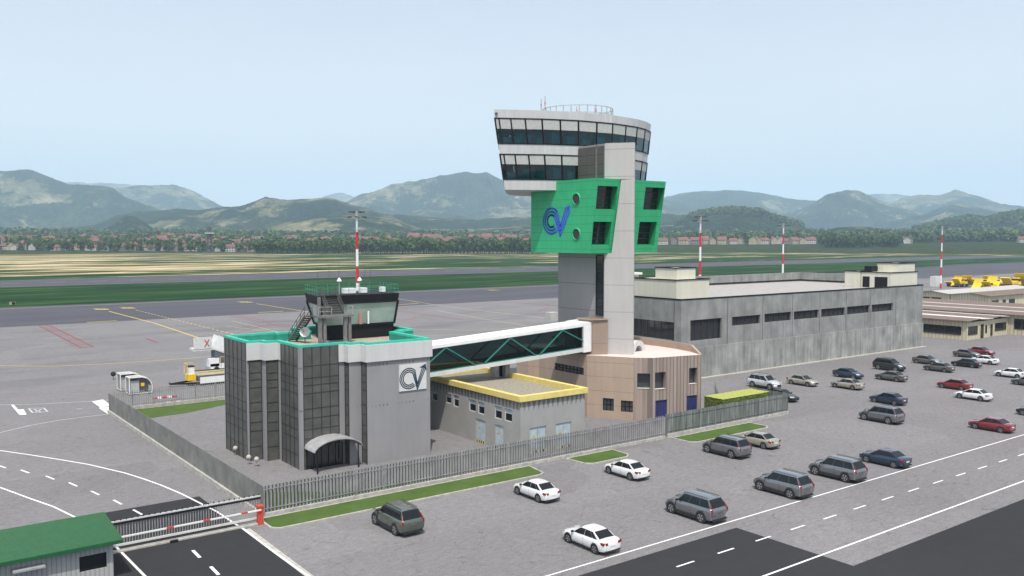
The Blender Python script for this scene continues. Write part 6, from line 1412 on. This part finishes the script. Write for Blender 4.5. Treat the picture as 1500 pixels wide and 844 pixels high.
# everything beyond reads as one wood: one object
allv = []; allf = []; mi_ = []; vo = 0
TA = []
for (_, _, m) in TV:
    v = np.array([tuple(p) for p in m.v], dtype=np.float32); f = np.array([ff for ff in m.f], dtype=np.int32); TA.append((v, f, np.array(m.mi)))
def add_far(x, y, z_, h_, vi, keep):
    global vo
    v, f, mm = TA[vi]; sel = np.random.default_rng(int(x * 7 + y) % 100000).permutation(len(f))[:keep]; ff = f[sel]; a = random.random() * 6.283; ca_, sa_ = math.cos(a), math.sin(a)
    vv = v[ff.ravel()].copy(); k_ = math.sqrt(len(f) / keep) * .78
    cen = vv.reshape(-1, 4, 3).mean(1, keepdims=True); vv = ((vv.reshape(-1, 4, 3) - cen) * k_ + cen).reshape(-1, 3)
    out = np.empty_like(vv); out[:, 0] = (vv[:, 0] * ca_ - vv[:, 1] * sa_) * h_ + x; out[:, 1] = (vv[:, 0] * sa_ + vv[:, 1] * ca_) * h_ + y; out[:, 2] = vv[:, 2] * h_ + z_
    allv.append(out); allf.append(np.arange(len(out), dtype=np.int32).reshape(-1, 4) + vo); mi_.append(mm[sel]); vo += len(out)
nf = 0
for k in range(7000):
    D_ = 1340 + 2100 * (random.random() ** 1.15); px = random.uniform(-160, 1660)
    if 370 < px < 960 and D_ < 1380: continue
    if px > 960 and D_ < 1840: continue
    if px > 960: D_ = max(D_, 1850 + abs(random.gauss(0, 300)))
    if px < 375 and D_ < 1470 and random.random() < .5: continue
    x, y, r_ = polar(px, D_); h_ = random.uniform(9, 19) * (1.25 if D_ > 2200 else 1)
    add_far(x, y, tz(x, y) - .6, h_, random.choice([0, 1, 2, 3, 4, 5, 6, 7, 8, 0, 1, 2]), 46 if D_ < 2100 else 26)
for k in range(1300):    # front of the right belt
    px = random.uniform(965, 1660); x, y, r_ = polar(px, 1900 + random.uniform(-20, 330)); 
    if random.random() < .35 and 985 < px < 1200: continue
    add_far(x, y, tz(x, y) - .5, random.uniform(13, 23), random.choice([0, 1, 2, 3, 8]), 46)
# woods on the hill crests: terrain height looked up from the grid
from math import atan2
def thgt(px, D_):
    a = math.atan((750 - px) / 1293); r_ = D_ / math.cos(a); i = int(round((R(47) - a) / R(94) * (NA - 1))); j = int(np.searchsorted(rr_, r_)); return float(hgt[i, min(j, len(rr_) - 1)])
for k in range(3800):
    c_ = random.choice([(990, 1175, 3300, 200), (1338, 1600, 3300, 260), (1338, 1600, 3300, 260)])
    px = random.uniform(c_[0], c_[1]); D_ = c_[2] + random.uniform(-c_[3], c_[3] * .3); x, y, r_ = polar(px, D_); z_ = thgt(px, D_)
    if z_ < 30 and c_[2] > 2700: continue
    add_far(x, y, z_ - 2, random.uniform(12, 20), random.choice([0, 1, 2, 7, 8, 5]), 14)
V_ = np.concatenate(allv); F_ = np.concatenate(allf); M_ = np.concatenate(mi_)
me = bpy.data.meshes.new('far_wood'); me.vertices.add(len(V_)); me.vertices.foreach_set('co', V_.ravel()); me.loops.add(F_.size); me.loops.foreach_set('vertex_index', F_.ravel()); me.polygons.add(len(F_)); me.polygons.foreach_set('loop_start', np.arange(0, F_.size, 4, dtype=np.int32))
me.materials.append(MAT['leaf']); me.materials.append(MAT['leaf_light']); me.polygons.foreach_set('material_index', M_.astype(np.int32)); me.update(calc_edges=True)
o = link(bpy.data.objects.new('far_woodland', me)); thing(o, 'far off green woodland between the town and the hills', 'woodland', None, 'stuff')

# ================================================================== HOUSES of the far town
HM = []
for i in range(8):
    rs = random.Random(i); wx, dy, h_, ri = rs.uniform(9, 16), rs.uniform(8, 10), rs.uniform(4.5, 7), rs.uniform(3, 4.4); m = MB()
    m.box(-wx / 2, -dy / 2, 0, wx / 2, dy / 2, h_, 0)
    for s_ in (-1, 1): m.poly([(s_ * wx / 2, -dy / 2, h_), (s_ * wx / 2, dy / 2, h_), (s_ * wx / 2, 0, h_ + ri)], 0)
    for s_ in (-1, 1):
        v = [(-wx / 2 - .5, s_ * (dy / 2 + .6), h_ - .45), (wx / 2 + .5, s_ * (dy / 2 + .6), h_ - .45), (wx / 2 + .5, 0, h_ + ri + .1), (-wx / 2 - .5, 0, h_ + ri + .1)]; m.poly(v, 1)
    m.box(wx * .2, .5, h_ + 1, wx * .2 + .8, 1.3, h_ + ri + 1, 0)
    for row in range(2):
        for k in range(int(wx / 2.6)):
            xx = -wx / 2 + 1.2 + k * 2.6
            for s_ in (-1, 1): m.poly([(xx, s_ * (dy / 2 + .03), 1 + row * 2.7), (xx + 1, s_ * (dy / 2 + .03), 1 + row * 2.7), (xx + 1, s_ * (dy / 2 + .03), 2.3 + row * 2.7), (xx, s_ * (dy / 2 + .03), 2.3 + row * 2.7)], 2)
    wm = ['house_white', 'house_cream', 'house_white', 'house_grey'][i % 4]; HM.append(raw(m, 'house', [wm, 'tile_red' if i % 3 else 'tile_brown', 'dark_glass']))
HWORD = ['white walled brown roofed house', 'cream walled red roofed house', 'white walled red roofed house', 'grey walled brown roofed house', 'white gabled red roofed house', 'cream red roofed cottage', 'white walled brown tiled house', 'grey walled red roofed house']
HWORD = [('white', 'cream', 'white', 'grey')[i % 4] + ' walled ' + ('red' if i % 3 else 'brown') + ' roofed house' + (' with a long front' if i > 3 else '') for i in range(8)]
def house(px, D_, label, grp, k=1.0, yaw=None, dz=0):
    x, y, r_ = polar(px, D_); hi_ = random.randrange(8); o = bpy.data.objects.new('house', HM[hi_]); link(o); o.location = (x, y, tz(x, y) - .3 + dz); o.scale = (k * random.uniform(.85, 1.3), k, k); o.rotation_euler = (0, 0, YAW - math.pi / 2 + (yaw if yaw is not None else random.choice([0, 0, .3, -.4, 1.57, 1.2]) + random.uniform(-.15, .15))); thing(o, label % (HWORD[hi_]), 'house', grp)
hl = '%s among trees in the far left town'
for k in range(32): house(-8 + 390 * (k + random.uniform(-.4, .4)) / 32, 1372 + random.uniform(0, 40), hl, 'houses of the town on the left', random.uniform(.9, 1.35))
for k in range(95): house(random.uniform(-10, 400), 1480 + 900 * random.random() ** 1.3, hl, 'houses of the town on the left', random.uniform(1.0, 1.5), dz=random.uniform(1, 5))
for m_ in ('leaf', 'leaf_light'): MAT[m_].node_tree.nodes['Principled BSDF'].inputs['Specular IOR Level'].default_value = .1
hm = '%s just showing above the long tree belt'
for k in range(36): house(random.uniform(400, 800), 1500 + 800 * random.random(), hm, 'roofs above the long tree belt', random.uniform(1.3, 1.7), yaw=random.choice([0, .2, -.2]), dz=random.uniform(3, 6.5))
hr = '%s by the right tree belt'
for k in range(19): house(988 + 212 * (k + random.uniform(-.4, .4)) / 19, 1840 + random.uniform(0, 30), hr, 'row of houses before the right tree belt', random.uniform(1.3, 1.75))
for px in (1318, 1326, 1333, 1498, 970): house(px, 1850, 'lone %s at the right tree belt', 'lone houses at the right belt', 1.5)
x, y, r_ = polar(594, 2700); o = E_('apartment_block', (x, y, tz(x, y)), 'large pale flat roofed block above the trees, right of the tall light mast', 'building')
f2 = Vector((math.cos(YAW), math.sin(YAW), 0)); rt = Vector((RT.x, RT.y, 0)); c_ = Vector((x, y, 0)); zb_ = tz(x, y)
P_ = [c_ - rt * 16, c_ + rt * 16, c_ + rt * 16 + f2 * 14, c_ - rt * 16 + f2 * 14]
MB().prism([(p.x, p.y) for p in P_], zb_, 40).build('wall', 'house_white', o)
m = MB()
for fl in range(6):
    a = c_ - rt * 15 - f2 * .05; b = c_ + rt * 15 - f2 * .05; zz_ = 40 - 2.2 - fl * 3.0; m.poly([(a.x, a.y, zz_), (b.x, b.y, zz_), (b.x, b.y, zz_ + 1.0), (a.x, a.y, zz_ + 1.0)])
m.build('window_band', 'grey_glass', o, fix=False)
# large red roofed blocks on the far left
for px, D_, ww in ((40, 1700, 38), (72, 1650, 26), (26, 1395, 24), (10, 1750, 40)):
    x, y, r_ = polar(px, D_); z_ = tz(x, y); o = bpy.data.objects.new('long_house', HM[1 if ww != 40 else 0]); link(o); o.location = (x, y, z_ + (3 if D_ > 1500 else 0)); o.scale = (ww / 12, 1.4, 1.5); o.rotation_euler = (0, 0, YAW - math.pi / 2)
    thing(o, {38: 'long red roofed block high in the town at the far left', 26: 'shorter red roofed block high in the far left town', 24: 'long front row house with red roof at the far left field edge', 40: 'long pale block at the top left edge of the town'}[ww], 'house')
# radar mast in the field
x, y, r_ = polar(307, 1330); o = E_('radar_mast', (x, y, 0), 'dark lattice radar mast standing in the field before the left houses', 'radar mast')
m = MB()
for q in ((-3, -3), (3, -3), (3, 3), (-3, 3)): m.bar((x + q[0] * 1.3, y + q[1] * 1.3, 0), (x + q[0] * .6, y + q[1] * .6, 30), 1.3)
for k in range(6):
    zz_ = k * 5; f_ = lambda z_: 1.3 - .7 * z_ / 30
    Q4 = [(-3, -3), (3, -3), (3, 3), (-3, 3)]
    for i in range(4): a, b = Q4[i], Q4[(i + 1) % 4]; m.bar((x + a[0] * f_(zz_), y + a[1] * f_(zz_), zz_), (x + b[0] * f_(zz_ + 5), y + b[1] * f_(zz_ + 5), zz_ + 5), .8)
m.build('lattice', 'dark_steel', o); MB().box(x - 5.5, y - 5.5, 30, x + 5.5, y + 5.5, 31.2).build('platform', 'off_white', o); MB().box(x - 1, y - 1, 31, x + 1, y + 1, 36).build('drive_housing', 'dark_steel', o)
m = MB(); 
for zz_ in (35, 37, 39.5): m.bar((x - 3.2 * RT.x, y - 3.2 * RT.y, zz_), (x + 3.2 * RT.x, y + 3.2 * RT.y, zz_), 1.0, 1.2)
for k in range(7): t = -3 + k; m.bar((x + t * RT.x, y + t * RT.y, 34.5), (x + t * RT.x, y + t * RT.y, 40), .7)
m.build('antenna', 'dark_steel', o)
# ================================================================== HAZE: the air between here and the mountains
hz = MB().box(-16500, -16500, -1.5, 16500, 16500, 1150); hz.build('haze', 'kerb'); ho = bpy.data.objects['haze']; ho.data.materials.clear()
hm_ = bpy.data.materials.new('haze_air'); hm_.use_nodes = True; t = hm_.node_tree; t.nodes.clear(); out = t.nodes.new('ShaderNodeOutputMaterial'); vp = t.nodes.new('ShaderNodeVolumePrincipled')
vp.inputs['Color'].default_value = (.60,.82,1,1); vp.inputs['Density'].default_value = 0.000088; vp.inputs['Anisotropy'].default_value = -0.3
t.links.new(vp.outputs[0], out.inputs['Volume']); ho.data.materials.append(hm_); ho['kind'] = 'stuff'
cy.volume_step_rate = 1.0; cy.volume_max_steps = 64
